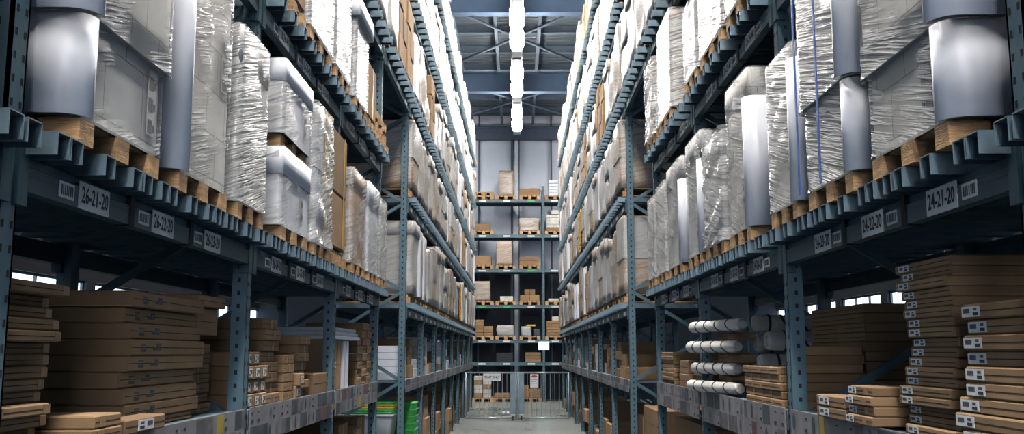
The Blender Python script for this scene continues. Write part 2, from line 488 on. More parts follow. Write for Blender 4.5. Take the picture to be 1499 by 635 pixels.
for k, x in enumerate((-4.4, -3.1, -1.85, -.62, .66, 1.9, 3.1, 4.4)):
    b = MB(); b.box(x - .05, x + .05, 0, 38.9, 11.30, 11.48); struct('ceiling_rail' if not k else 'ceiling_rail.%03d' % k, b, M['purlin'])
k = 0
for ya, yb in ((16.3, 24), (24, 31.6), (31.6, 38.5)):
    for xa, xb in ((-2.6, 2.9), (2.6, -2.9)):
        b = MB(); b.tube((xa, ya + .2, 11.22), (xb, yb - .2, 11.22), .045, 8)
        struct('ceiling_tie' if not k else 'ceiling_tie.%03d' % k, b, M['purlin']); k += 1

# ------------------------------------------------------------------ lamps down the aisle
def lamp_fixture(y, label, x=0.0, grp='strip lights over the aisle'):
    t = thing('strip_light', label, 'ceiling light', (x, y, 9.93), grp)
    h = MB(); h.box(-.15, .15, -2.3, 2.3, .095, .15); h.box(-.13, .13, 1.72, 2.28, -.03, .13); h.box(-.13, .13, -2.28, -1.72, -.03, .13)
    h.build('housing', M['house'], t)
    for c in (-.83, .83):
        d = MB(); d.rings([[(px, py, z) for px, py in rrect(-w, w, c - .70 * q, c + .70 * q, w * .98)] for z, w, q in ((.09, .10, .93), (.05, .16, .98), (0, .18, 1), (-.06, .15, .97), (-.09, .08, .9))], 0, True, True, False, True)
        d.build('diffuser', M['lamp'], t)
    for c in (-1.6, 1.6):
        r = MB(); r.tube((0, c, .14), (0, c, 1.38), .012, 6); r.build('hanger_rod', M['house'], t)
    return t
names = ['farthest strip light over the aisle, next to the back wall', 'second strip light from the back wall, below the blue roof beam', 'third strip light from the back wall, under the dark roof beam']
for k, y in enumerate((32.6, 27.9, 23.15)): lamp_fixture(y, names[k])
for k, y in enumerate((18.4, 13.65, 8.9, 4.15, -.6, -5.4, -10.2)): lamp_fixture(y, 'strip light over the aisle, %s from the back wall' % ORD[3 + k])

for k, x in enumerate((-6.2, 6.2)):  # added lamps hidden by the racks, brighten the back rack
    lamp_fixture(35.4, 'strip light over the cross aisle behind the far %s rack' % ('crate-side' if x < 0 else 'roll-side'), x, 'strip lights over the cross aisle').rotation_euler = (0, 0, math.pi / 2)

# ------------------------------------------------------------------ racks
def post_mesh(side, front, z1, holes=True):
    """perforated C upright; its slotted faces look to the aisle and along it"""
    b = MB(); s = side
    x0, x1 = (0, .085) if front else (-.085, 0)
    b.box(s * x0, s * (x0 + .012), -.05, .05, 0, z1)               # face to the aisle
    b.box(s * x0, s * x1, -.05, -.04, 0, z1); b.box(s * x0, s * x1, .04, .05, 0, z1)
    b.box(s * (x1 - .01), s * x1, -.05, -.028, 0, z1); b.box(s * (x1 - .01), s * x1, .028, .05, 0, z1)
    b.box(s * (x0 - .02), s * (x1 + .02), -.075, .075, 0, .012)    # foot plate
    if holes:
        z = .10
        while z < z1 - .05:
            for yy in (-.026, .026):
                b.face([(s * (x0 - .001), yy + a, z + c) for a, c in ((-.008, -.012), (.008, -.012), (.008, .012), (-.008, .012))], 1)
            b.face([(s * (x0 + .045 + a), -.0512, z + .025 + c) for a, c in ((-.009, -.012), (.009, -.012), (.009, .012), (-.009, .012))], 1)
            z += .075 if z < 5 else .15
    return b

def beam_mesh(side, x, y0, y1, z1, h=.11, clamps=True, marks=False):
    b = MB(); s = side
    prof = [(0, 0), (.05, 0), (.05, h), (.012, h), (.012, h - .028), (0, h - .034)]    # stepped box beam
    loop0 = [(s * (x + a), y0 + .05, z1 - h + c) for a, c in prof]
    loop1 = [(s * (x + a), y1 - .05, z1 - h + c) for a, c in prof]
    b.rings([loop0, loop1] if s > 0 else [loop1, loop0], 0, True, True, False)
    for c in (.33, .5):
        b.box(s * (x - .002), s * x, y0 + .06, y1 - .06, z1 - h * c - .004, z1 - h * c, 0)
    for ye in (y0 + .05, y1 - .05):                                                   # end connector plates
        b.box(s * (x - .006), s * (x + .05), ye - .03, ye + .03, z1 - h - .05, z1 + .03)
    if clamps:
        n = 3
        for k in range(1, n):
            yy = y0 + .20 + .70 * k
            b.box(s * (x - .006), s * (x + .055), yy - .02, yy + .02, z1 - h - .006, z1 + .006, 1)
    if marks:
        for k in range(3):
            yy = y0 + (y1 - y0) * (k + .5) / 3
            b.box(s * (x - .003), s * x, yy - .11, yy + .11, z1 - h + .015, z1 - .045, 2)
    return b

BAR_PAIRS, BAR_EVEN = (-.36, -.265, 0.0, .25, .36), (-.29, 0.0, .29)
def bar_mesh(side):
    """inverted U channel running front to back, open at the aisle end"""
    b = MB(); s = side; w = .042; t = .004; L = 1.22
    b.box(0, s * L, -w, w, BARH - t, BARH); b.box(0, s * L, -w, -w + t, 0, BARH); b.box(0, s * L, w - t, w, 0, BARH)
    return b

def location_label(side, x, y, z, txt, small=True):
    s = side; ux = (0, -s, 0); b = MB()
    b.box(s * x, s * (x - .004), y - .125, y + .125, z - .048, z + .048, 0)
    put_text(b, txt, .082, (s * (x - .0055), y, z), ux, (0, 0, 1), 1, .74)
    if small:
        yy = y - .215
        b.box(s * x, s * (x - .003), yy - .055, yy + .055, z - .03, z + .025, 0)
        for k in range(7):
            b.box(s * (x - .003), s * (x - .0045), yy - .042 + k * .013, yy - .042 + k * .013 + R.choice((.004, .007)), z - .02, z + .015, 2)
    return b

def product_board(side, x, y0, y1, z0, z1, parent, rnd):
    """printed sheet hung on the shelf edge: two rows of product pictures"""
    b = MB(); s = side
    b.box(s * x, s * (x + .01), y0 + .004, y1 - .004, z0, z1, 0)
    hz = (z1 - z0) / 2
    for r in range(2):
        y = y0 + .01
        while y < y1 - .05:
            w = rnd.uniform(.10, .28); ye = min(y + w, y1 - .01)
            za, zb = z0 + r * hz + .006, z0 + (r + 1) * hz - .006
            mi = rnd.choice((0, 0, 0, 0, 1, 1, 3, 3, 2, 4) if rnd.random() < .3 else (0, 0, 0, 1, 3))
            if mi: b.box(s * (x - .0015), s * x, y, ye, za, zb, mi)
            else:
                cy = (y + ye) / 2; rr = min((ye - y) / 2, hz / 2) * .8
                if rnd.random() < .45:
                    n = 12
                    pts = [(s * (x - .002), cy + .6 * rr * math.cos(2 * math.pi * k / n), (za + zb) / 2 + rr * math.sin(2 * math.pi * k / n)) for k in range(n)]
                    b.face(pts if s < 0 else pts[::-1], rnd.choice((1, 1, 3)))
                else:
                    b.box(s * (x - .002), s * x, y + .015, y + .055, za + .012, za + .028, 5)
                    b.box(s * (x - .002), s * x, y + .015, y + .045, zb - .03, zb - .022, 5)
            y = ye + .008
    return b.build('product_board', [M['bd1'], M['bd2'], M['bd3'], M['bd4'], M['bd5'], M['ink']], parent)

def rack(label, side, posts, lv, ztop, near, sign, shelf_z, board_h, shelf_bays, bars_max, bridge=None):
    s = side; X = W; D = 1.10
    t = thing('pallet_rack', label, 'rack', (0, 0, 0))
    rnd = random.Random(5 + side + len(posts))
    pf = post_mesh(s, True, ztop).build('upright', [M['post'], M['dark']], t); pr = None
    for k, y in enumerate(posts):
        if k == 0: o = pf
        else:
            o = pf.copy(); C.objects.link(o); o.parent = t
        o.location = (s * X, y, 0)
        if pr is None:
            pr = post_mesh(s, False, ztop, False).build('upright', [M['post'], M['dark']], t); q = pr
        else:
            q = pr.copy(); C.objects.link(q); q.parent = t
        q.location = (s * (X + D), y, 0)
    br = None
    for y in posts:
        if br is None:
            b = MB(); z = .25; fl = 0
            while z < ztop - .8:
                a, c = (s * (X + .04), z), (s * (X + D - .04), z + .62)
                if fl: a, c = (c[0], a[1]), (a[0], c[1])
                b.strut((a[0], 0, a[1]), (c[0], 0, c[1]), .045, .03)
                z += .62; fl ^= 1
            br = b.build('frame_bracing', M['post'], t); o = br
        else:
            o = br.copy(); C.objects.link(o); o.parent = t
        o.location = (0, y, 0)
    spans = [(posts[i], posts[i + 1]) for i in range(len(posts) - 1)]
    nb = 0; stuff = MB(); first = None
    for li, z in lv:
        sp = list(spans)
        if bridge and li >= 2: sp = [bridge] + sp
        for y0, y1 in sp:
            fb = beam_mesh(s, X - .01, y0, y1, z, .11, near, not near).build('beam', [M['beam'], M['dark'], M['paper']], t)
            beam_mesh(s, X + D - .03, y0, y1, z, .11, False).build('beam', [M['beam'], M['dark'], M['paper']], t)
            for k in range(3):
                yc = y0 + (y1 - y0) * (k + .5) / 3
                if near and li < 2:
                    i = spans.index((y0, y1)) * 3 + k
                    txt = '%s-%d-%d0' % (sign, 18 + i, 2 + 2 * li)
                    o = location_label(s, X - .01, y0 + .56 + .68 * k, z - .062, txt).build('location_label', [M['paper'], M['ink'], M['inkg']], fb)
                for of in (BAR_PAIRS if near and li == 0 else BAR_EVEN):
                    yb = yc + of * (y1 - y0 - .12) / 2.6
                    if nb < bars_max:
                        if first is None: first = bar_mesh(s).build('support_bar', M['bar'], t); o = first
                        else:
                            o = first.copy(); C.objects.link(o); o.parent = t
                        o.location = (s * (X - .115), yb, z)
                    else:
                        w = .042; x0 = X - .13; x1 = X + D
                        stuff.box(s * x0, s * x1, yb - w, yb + w, z + BARH - .004, z + BARH)
                        stuff.box(s * x0, s * x1, yb - w, yb - w + .004, z, z + BARH); stuff.box(s * x0, s * x1, yb + w - .004, yb + w, z, z + BARH)
                    nb += 1
    if stuff.v:
        o = stuff.build('support_bar', M['bar'], t); o['kind'] = 'stuff'
    for i, (y0, y1) in enumerate(spans):
        if i not in shelf_bays: continue
        b = MB(); b.box(s * (X + .015), s * (X + D), y0 + .055, y1 - .055, shelf_z - .03, shelf_z)
        b.box(s * (X - .005), s * (X + .015), y0 + .055, y1 - .055, shelf_z - .11, shelf_z)
        b.build('shelf_deck', M['deckm'], t)
        n = 5; L = (y1 - y0 - .12) / n
        for k in range(n):
            product_board(s, X - .018, y0 + .06 + k * L, y0 + .06 + (k + 1) * L, shelf_z - board_h, shelf_z + .012, t, rnd)
    return t

NP = [0.21, 2.87, 5.53, 8.16, 10.70]
FP = [13.33, 15.90, 18.45, 21.0, 23.5, 26.0, 28.5, 31.0, 33.4]
rack('blue-grey near pallet rack in front of the green crates, signed 26', -1, NP, [(0, LV[0]), (1, LV[1]), (2, LV[2])], 7.2, True, '26', DECK, .20, (0, 1, 2, 3), 99)
rack('blue-grey near pallet rack holding the white strapped rolls, signed 24', 1, NP, [(0, LV[0]), (1, LV[1]), (2, LV[2])], 7.2, True, '24', DECK, .23, (0, 1, 2, 3), 99)
rack('tall far pallet rack over the green crates, running up to the gate', -1, FP, list(enumerate(LV)), 9.4, False, '26', 1.50, .16, range(8), 100, (10.77, 13.33))
rack('tall far pallet rack beyond the strapped rolls, running up to the gate', 1, FP, list(enumerate(LV)), 9.4, False, '24', 1.50, .16, range(8), 100, (10.77, 13.33))

# ------------------------------------------------------------------ pallets
def pallet_mesh_parts(side):
    """euro pallet, short side (0.78 m) to the aisle: deck, nine blocks, three runners"""
    s = side; w = .39; L = 1.15
    deck = MB()
    for k in range(5): deck.box(s * .03, s * L, -w + k * .165, -w + k * .165 + .12, PALH - .02, PALH)
    for x in (.03, .525, 1.05): deck.box(s * x, s * (x + .10), -w, w, PALH - .042, PALH - .02)
    run = []
    for yy in (-w, -.06, w - .12):
        r = MB(); r.box(0, s * L, yy, yy + .12, 0, .016); run.append(r)
    blk = []
    for yy in (-w, -.06, w - .12):
        for x in (0, .50, 1.0):
            r = MB(); r.box(s * x, s * (x + .15), yy, yy + .12, .016, PALH - .042); blk.append(r)
    return deck, blk, run
PAL_N, PAL_F = {}, {}
for s in (-1, 1):
    deck, blk, run = pallet_mesh_parts(s)
    one = MB()
    for q in [deck] + blk + run:
        i = len(one.v); one.v += q.v; one.f += [tuple(i + k for k in f) for f in q.f]; one.m += q.m; one.sm += q.sm
    PAL_F[s] = (one, None)
def pallet_near(side, x, y, z, label, w=.78, group=None):
    t = thing('wooden_pallet', label, 'pallet', (side * x, y, z), group)
    if side not in PAL_N:
        deck, blk, run = pallet_mesh_parts(side)
        PAL_N[side] = [deck.build('deck', M['wood'], t)] + [q.build('block', M['wood'], t) for q in blk] + [q.build('runner', M['wood'], t) for q in run]
    else:
        for q in PAL_N[side]:
            o = q.copy(); C.objects.link(o); o.parent = t
    t.scale = (.93, w / .78, 1)
    return t
def pallet_far(side, x, y, z, label, group, w=.78, rz=0):
    mb, o0 = PAL_F[side]
    if o0 is None:
        o = mb.build('wooden_pallet', M['wood']); PAL_F[side] = (mb, o)
    else:
        o = o0.copy(); C.objects.link(o)
    o.location = (side * x, y, z); o.scale = (1, w / .78, 1); o.rotation_euler = (0, 0, rz)
    return tag(o, label, 'pallet', group)

# ------------------------------------------------------------------ wrapped loads of the near racks
def nz(x, y, z): return noise.noise(Vector((x, y, z)))

def body_rings(s, L, w, h, r, seed, out=0.0, amp=.006, z0=0.0, zs=.09, step=.08):
    loops = []; n = max(2, int((h - z0) / zs))
    base = rrect(0, L, -w / 2, w / 2, r, step, 5)
    for k in range(n + 1):
        z = z0 + (h - z0) * k / n; lp = []
        for x, y in base:
            cx, cy = x - L / 2, y
            d = math.hypot(cx, cy * L / w) + 1e-6
            q = out + amp * nz(x * 3 + seed, y * 3, z * 2.5)
            lp.append((s * (x + q * (cx / (L / 2))), y + q * (cy / (w / 2)), z))
        loops.append(lp if s > 0 else lp[::-1])
    return loops

def film_rings(s, L, w, h, r, seed, amp, z0):
    base = rrect(-.006, L, -w / 2 - .006, w / 2 + .006, r, .035, 5); loops = []
    n = int((h - z0) / .035)
    for k in range(n + 1):
        z = z0 + (h - z0) * k / n; lp = []
        for x, y in base:
            cx, cy = x - L / 2, y
            u = x + y; a = u * .97 - z * .24; c = u * .24 + z * .97
            q = abs(nz(a * 1.6 + seed, c * 11, seed)) + .5 * abs(nz(a * 3 + seed, c * 23, seed + 9))
            q = .004 + amp * q
            if k == 0: q += .004
            lp.append((s * (x + q * (cx / (L / 2))), y + q * (cy / (w / 2)), z))
        loops.append(lp if s > 0 else lp[::-1])
    return loops

SEED = [0]; NEAR = []
def wrapped_load(side, y0, y1, z0, z1, label, body='cream', cap=None, sleeve=None, film='film', amp=.005, r=.05, L=1.12, x=1.455,
                 lab=None, straps=None, tape=None, corner=None, seams=(), hang=.040, cat='wrapped pallet load', name='wrapped_load', top_out=.008, skirt=.038, group='wrapped loads in the near racks'):
    s = side; SEED[0] += 1; sd = SEED[0] * 3.7; w = y1 - y0; h = z1 - z0
    t = thing(name, label, cat, (s * x, (y0 + y1) / 2, z0), group)
    if hang: NEAR.append((s, (y0 + y1) / 2, w, z0))
    b = MB(); lp = body_rings(s, L, w, h, r, sd, 0, .006, -hang)
    b.rings(lp, 0, True, False)
    b.build('carton', M[body], t)
    for zz in seams:
        q = MB(); q.rings(body_rings(s, L, w, zz + .012, r, sd, .004, .006, zz, .02), 0, False, False); q.build('seam_shadow_gap', M['dark'], t)
    if cap:
        q = MB(); lp = body_rings(s, L, w, h + .012, min(r, .022), sd, top_out, .003, h - cap, .09)
        q.rings(lp, 0, True, True); q.build('lid', M['white' if body == 'white' or cap < 0 else body], t)
    if sleeve:
        q = MB(); lp = body_rings(s, L, w, h + .014, r, sd + 1, .022, .006, sleeve, .12)
        q.rings(lp, 0, True, True); q.build('upper_sleeve', M['cream' if body == 'grey' else body], t)
    if corner:                                                    # white edge board rounding the corner seen down the aisle
        q = MB(); n = 8; za, zb = corner
        o = .026
        pts = [(.16, -w / 2 - o)] + [(r - (r + o) * math.sin(math.radians(90 * k / n)), -w / 2 + r - (r + o) * math.cos(math.radians(90 * k / n))) for k in range(n + 1)] + [(-o, -w / 2 + r + .015)]
        pts = [(L * .92, -w / 2 - o)] + pts
        zz_ = [(za - (hang if za == 0 else 0), zb, 0)]
        if sleeve: zz_.append((sleeve - .004, h + .016, .034)); o_top = True
        for a, c in zip(pts, pts[1:]):
            for z_a, z_b, e in zz_:
                f = [(s * (a[0] - e), a[1] - e, z_a), (s * (c[0] - e), c[1] - e, z_a), (s * (c[0] - e), c[1] - e, z_b), (s * (a[0] - e), a[1] - e, z_b)]
                q.face(f if s < 0 else f[::-1], 0, True)
        o2 = q.build('edge_board', M['white'], t)
        md = o2.modifiers.new('weld', 'WELD'); md = o2.modifiers.new('thick', 'SOLIDIFY'); md.thickness = .006; md.offset = 0
    if lab:                                                       # printed transport label under the film
        la, lz, ls, n = lab
        q = MB(); xx = s * -.008
        yy = -w / 2 + la * w
        q.box(xx, xx + s * .002, yy - .055 * ls, yy + .055 * ls, lz, lz + n * .115 * ls, 1)
        for k in range(n):
            zb = lz + .012 * ls + k * .115 * ls
            q.box(xx - s * .001, xx, yy - .045 * ls, yy + .01 * ls, zb, zb + .07 * ls, 0)
            q.box(xx - s * .001, xx, yy + .018 * ls, yy + .045 * ls, zb + .01, zb + .05 * ls, 0)
        q.build('printed_label', [M['inkg'], M['grey']], t)
    if tape:
        for ty, tm in tape:
            q = MB(); yy = -w / 2 + ty * w
            q.box(-s * .012, -s * .006, yy - .025, yy + .025, 0, h + .012); q.box(-s * .012, s * L, yy - .025, yy + .025, h + .012, h + .018)
            q.build('tape', M[tm], t)
    if film:
        q = MB(); q.rings(film_rings(s, L, w, h + .02, r, sd, amp, -skirt), 0, False, False)
        q.build('stretch_film', M[film], t)
    if sleeve:
        q = MB(); q.rings(film_rings(s, L + .06, w + .06, h + .022, r + .02, sd + 5, amp * .8, sleeve - .01), 0, False, False)
        o = q.build('sleeve_film', M[film], t); o.location = (-s * .024, 0, 0)
    if straps:
        for ty in straps:
            q = MB(); yy = -w / 2 + ty * w
            q.box(-s * .066, -s * .060, yy - .009, yy + .009, -.05, h + .02); q.box(-s * .05, s * L, yy - .009, yy + .009, h + .02, h + .025)
            q.build('strap', M['blue'], t)
    return t

def L1(k): return LV[k] + BARH + PALH + .004
Z1, Z2, Z3 = L1(0), L1(1), L1(2)
# left, lowest pallet level
wrapped_load(-1, 1.85, 2.52, Z1, 3.72, 'cream wrapped load cut by the picture edge, beside first post, crate-side rack', 'cream', film='filmh')
wrapped_load(-1, 3.06, 3.82, Z1, 3.80, 'grey wrapped load under a wide white sleeve, above the sign 26-21-20', 'grey', sleeve=.31, film='film', amp=.005, r=.06, lab=(.82, .03, .75, 3), corner=(0, .31))
wrapped_load(-1, 4.00, 4.73, Z1, 3.80, 'tall grey wrapped load with a long white rounded edge, second on the crate-side rack', 'cream', film='film', amp=.006, r=.07, corner=(0, 1.12), lab=(.8, .45, .8, 3))
wrapped_load(-1, 4.87, 5.42, Z1, 3.60, 'tightly film-wrinkled grey load with slim lid, before the second post of crate-side rack', 'grey', cap=.2, film='filmh', amp=.008, r=.04)
LE = wrapped_load(-1, 5.80, 6.58, Z1, 3.14, 'white lidded carton, lower one of a stacked pair, on lowest pallet level', 'white', cap=.16, film='film', amp=.006, r=.03, top_out=.014, lab=(.7, .05, .7, 2))
pallet_near(-1, 1.475, 6.19, 3.156, 'wooden pallet between the two stacked white cartons of crate-side rack', .72)
wrapped_load(-1, 5.80, 6.58, 3.156 + PALH, 3.70, 'white lidded carton, upper one of the stacked pair on crate-side rack', 'white', cap=.13, film='film', amp=.006, r=.03, top_out=.014, lab=(.75, .05, .7, 2))
wrapped_load(-1, 6.74, 7.38, Z1, 3.68, 'crumpled white film load with yellow tape strips beside stacked white cartons', 'white', film='filmh', amp=.034, r=.06, tape=((.55, 'tapeY'), (.8, 'tapeY')), seams=(.5,))
# right, lowest pallet level
wrapped_load(1, 1.85, 2.52, Z1, 3.75, 'cream wrapped load cut by the picture edge, beside first post, roll-side rack', 'cream', film='filmh')
wrapped_load(1, 3.12, 3.86, Z1, 3.80, 'cream wrapped load with broad white rounded edge, above the sign 24-21-20', 'cream', sleeve=.30, film='film', amp=.005, r=.06, lab=(.24, .02, .75, 3), corner=(0, .30))
wrapped_load(1, 4.04, 4.72, Z1, 3.81, 'cream wrapped load bound by two blue straps, second on the roll-side rack', 'cream', sleeve=.38, film='filmh', amp=.006, r=.06, straps=(.9, .42), lab=(.18, .1, .7, 3), corner=(0, .37))
wrapped_load(1, 4.87, 5.42, Z1, 3.50, 'diagonally wrinkled cream load, lidded, before the second post of roll-side rack', 'cream', cap=.13, film='filmh', amp=.010, r=.045, corner=(0, .72), lab=(.2, .12, .7, 3))
wrapped_load(1, 5.86, 6.50, Z1, 3.66, 'pale wrapped load with white lid and slim white edge, just past second post', 'cream', cap=.18, film='film', amp=.005, r=.05, corner=(0, .78), lab=(.25, .12, .6, 3))
wrapped_load(1, 6.62, 7.33, Z1, 3.46, 'low load in heavily crinkled shiny film between two lidded white loads', 'grey', film='filmh', amp=.034, r=.06)
wrapped_load(1, 7.42, 8.08, Z1, 3.62, 'grey wrapped load under white lid, before the third post of roll-side rack', 'grey', cap=.2, film='film', amp=.005, r=.05, lab=(.3, .1, .6, 2), corner=(0, .7))
wrapped_load(1, 8.32, 9.16, Z1, 3.60, 'grey wrapped load with white cylinder-like edge past the third post of roll-side rack', 'grey', cap=.2, film='film', amp=.005, r=.05, corner=(0, .7))
wrapped_load(1, 9.26, 9.88, Z1, 3.55, 'cream shiny wrapped load, second from the near end of roll-side rack', 'cream', film='filmh', amp=.008, r=.05)
wrapped_load(1, 9.98, 10.55, Z1, 3.52, 'cream wrapped load standing last on lowest pallet level of near roll-side rack', 'cream', film='filmh', amp=.008, r=.05)

def plain_carton_load(side, y0, y1, z0, z1, label, body='carton', split=None, tape=None, lid=None, L=1.1, x=1.465, name='carton', cat='carton', film=None, group=None):
    s = side; w = y1 - y0; h = z1 - z0
    t = thing(name, label, cat, (s * x, (y0 + y1) / 2, z0), group)
    zs = [0] + list(split or []) + [h]
    for a, c in zip(zs, zs[1:]):
        b = MB(); b.cbox(0, s * L, -w / 2, w / 2, a + (.004 if a else 0), c, .012); b.build('carton', M[body], t)
    if lid:
        b = MB(); b.cbox(-s * .012, s * (L + .012), -w / 2 - .012, w / 2 + .012, h - lid, h + .01, .01); b.build('lid', M[body], t)
    for ty, tm in (tape or ()):
        q = MB(); yy = -w / 2 + ty * w
        q.face([(-s * .003, yy - .035, .02), (-s * .003, yy + .03, .02), (-s * .003, yy + .015, h), (-s * .003, yy - .01, h)][::(1 if s > 0 else -1)])
        q.build('tape', M[tm], t)
    if film:
        SEED[0] += 1
        q = MB(); q.rings(film_rings(s, L, w, h + .02, .03, SEED[0] * 3.1, .02, -.03), 0, False, False); q.build('stretch_film', M[film], t)
    return t
plain_carton_load(-1, 7.46, 8.08, Z1 + .02, 3.68, 'two brown cartons taped in yellow, one on the other, before third post', 'carton', (.44,), ((.8, 'tapeY'),), name='taped_carton_pair', cat='cartons')
wrapped_load(-1, 8.34, 9.08, Z1, 3.50, 'brown lidded carton in clear film past the third post of crate-side rack', 'cardw', cap=.16, film='film', amp=.005, r=.03)
wrapped_load(-1, 9.24, 9.94, Z1, 3.54, 'white lidded load with white edge, second from the end of near crate-side rack', 'white', cap=.22, film='film', amp=.008, r=.025)
wrapped_load(-1, 10.02, 10.55, Z1, 3.50, 'cream shiny wrapped load standing last on lowest level of near crate-side rack', 'cream', film='filmh', amp=.008, r=.05)
# second pallet level
plain_carton_load(-1, 5.64, 6.34, Z2, 5.10, 'tall brown carton with torn cords, nearest on second level of crate-side rack', 'carton')
wrapped_load(-1, 6.42, 7.26, Z2, 5.15, 'white wrapped load beside tall brown carton, second level of crate-side rack', 'cream', film='filmh', amp=.008, r=.04)
wrapped_load(-1, 7.36, 8.06, Z2, 5.12, 'white wrapped load before third post, second level of crate-side rack', 'cream', film='filmh', amp=.008, r=.04)
wrapped_load(-1, 8.32, 9.02, Z2, 5.05, 'white wrapped load under a slanting pale lid, second level of crate-side rack', 'white', cap=.15, film='filmh', amp=.008, r=.04, top_out=.05)
plain_carton_load(-1, 9.12, 9.66, Z2, 4.75, 'short brown carton with yellow tape, second level of near crate-side rack', 'carton', None, ((.6, 'tapeY'),))
for k in range(2): pallet_near(-1, 1.475, 10.18, LV[1] + BARH + (k + 1) * (PALH + .002), 'empty wooden pallet, %s of three stacked at the near crate-side rack end' % ('middle', 'topmost')[k], .73)
wrapped_load(1, 5.66, 6.40, Z2, 5.15, 'cream wrapped load at the frame top, past second post, second level roll-side rack', 'cream', film='filmh', amp=.008, r=.04)
wrapped_load(1, 6.50, 7.34, Z2, 5.15, 'cream film load with bare brown end, second level of roll-side rack', 'cardw', film='filmh', amp=.008, r=.03)
wrapped_load(1, 7.46, 8.06, Z2, 4.80, 'low grey wrapped load before third post, second level of roll-side rack', 'grey', film='filmh', amp=.008, r=.04)
wrapped_load(1, 8.74, 9.56, Z2, 5.12, 'tall wrapped brown load standing alone past third post, second level roll-side rack', 'cardw', film='filmh', amp=.008, r=.03)
wrapped_load(1, 9.84, 10.50, Z2, 4.98, 'bulging film load on brown carton, last on second level of roll-side rack', 'cardw', film='filmh', amp=.034, r=.06)
wrapped_load(1, 9.62, 9.73, Z2, 4.55, 'narrow wrapped bundle squeezed between tall load and bulging load, roll-side rack', 'cream', film='filmh', amp=.008, r=.03)
# pallets under the near loads
NEAR += [(-1, 7.77, .62, Z1), (-1, 5.99, .70, Z2), (-1, 9.39, .54, Z2), (-1, 10.18, .78, Z2)]
for s in (-1, 1):
    for li, zz, nm in ((0, Z1, 'lowest level'), (1, Z2, 'second level')):
        for k, (_, y, w, z) in enumerate(sorted(q for q in NEAR if q[0] == s and abs(q[3] - zz) < .01)):
            pallet_near(s, 1.448, y, LV[li] + BARH + .002, 'wooden pallet under the %s load from the near end, %s, near %s rack' % (ORD[k], nm, 'crate-side' if s < 0 else 'roll-side'), w - .05, 'pallets in the near racks')

# ------------------------------------------------------------------ prototypes for the far loads
def proto_load(kind, s):
    t = bpy.data.objects.new('wrapped_load' if kind not in 'bp' else 'carton_stack', None)
    t['category'] = 'wrapped pallet load' if kind not in 'bp' else 'cartons'
    L, w, h = 1.1, .78, 1.0; parts = []
    def add(mb, n, m): o = mb.build(n, m, t, link=False); parts.append(o)
    sd = random.Random(kind).random() * 50
    if kind == 'c':       # capped
        q = MB(); q.rings(body_rings(s, L, w, h, .05, sd, 0, .02, 0, .14, .16), 0, True, True); add(q, 'carton', M['wrap'])
        q = MB(); q.rings(body_rings(s, L, w, h + .01, .05, sd, .018, .02, h * .82, .1, .16), 0, True, True); add(q, 'lid', M['wrap'])
    elif kind == 'w':     # soft wrapped
        lp = body_rings(s, L, w, h * .93, .07, sd, 0, .05, 0, .10, .12)
        top = [[(x * .97, y * .93, h * .98 + .03 * nz(x * 5, y * 5, sd)) for x, y, z in lp[-1]]]
        q = MB(); q.rings(lp + top, 0, True, True); add(q, 'wrapped_block', M['wrap'])
    elif kind == 'd':     # two tiers with a gap
        q = MB(); q.rings(body_rings(s, L, w, h * .48, .05, sd, 0, .025, 0, .12, .16), 0, True, True); add(q, 'lower_carton', M['wrap'])
        q = MB(); q.rings(body_rings(s, L, w * .97, h, .05, sd + 3, 0, .03, h * .49, .12, .16), 0, True, True); add(q, 'upper_carton', M['wrap'])
    elif kind == 'e':     # white edge
        q = MB(); q.rings(body_rings(s, L, w, h, .06, sd, 0, .02, 0, .14, .16), 0, True, True); add(q, 'carton', M['wrap'])
        q = MB(); q.rings([[(px, py, z) for px, py in ([(s * .14, -w / 2 - .02), (s * .03, -w / 2 - .02), (-s * .02, -w / 2 + .03), (-s * .02, -w / 2 + .2), (-s * .01, -w / 2 + .2), (s * .14, -w / 2 - .01)][::s])] for z in (0, h * .96)], 0, True, True, False); add(q, 'edge_board', M['white'])
    elif kind == 'b':     # brown cartons, three tiers of two
        for k in range(3):
            for j in range(2):
                q = MB(); q.cbox(s * .01 * ((k * 3 + j) % 2), s * L, -w / 2 + j * w / 2 + .003, -w / 2 + (j + 1) * w / 2 - .003, h * k / 3 + .003, h * (k + 1) / 3 - .003, .012)
                q.box(-s * .002, s * .0, -w / 2 + j * w / 2 + .16, -w / 2 + j * w / 2 + .21, h * k / 3 + .01, h * (k + 1) / 3 - .01, 1) if False else None
                add(q, 'carton', M['carton'])
    elif kind == 'p':     # film-wrapped brown block
        q = MB(); q.rings(body_rings(s, L, w, h, .03, sd, 0, .015, 0, .14, .16), 0, True, True); add(q, 'carton', M['wrapb'])
        q = MB(); q.rings(body_rings(s, L, w, h * .97, .03, sd, .012, .02, h * .45, .1, .16), 0, False, False); add(q, 'film_band', M['wrap'])
    return t, parts
PROTO = {(k, s): proto_load(k, s) for k in 'cwdebp' for s in (-1, 1)}
DESC = {'c': 'lidded pale wrapped load', 'w': 'soft pale film-wrapped load', 'd': 'two-tier pale wrapped load', 'e': 'pale white-edged wrapped load', 'b': 'brown carton stack', 'p': 'film-wrapped brown cartons'}
def far_load(kind, s, x, y, z, w, h, label, group):
    t, parts = PROTO[(kind, s)]
    r = t.copy(); C.objects.link(r); r.location = (s * x, y, z); r.scale = (1, w / .78, h)
    tag(r, label, t['category'], group)
    for p in parts:
        o = p.copy(); C.objects.link(o); o.parent = r
    return r
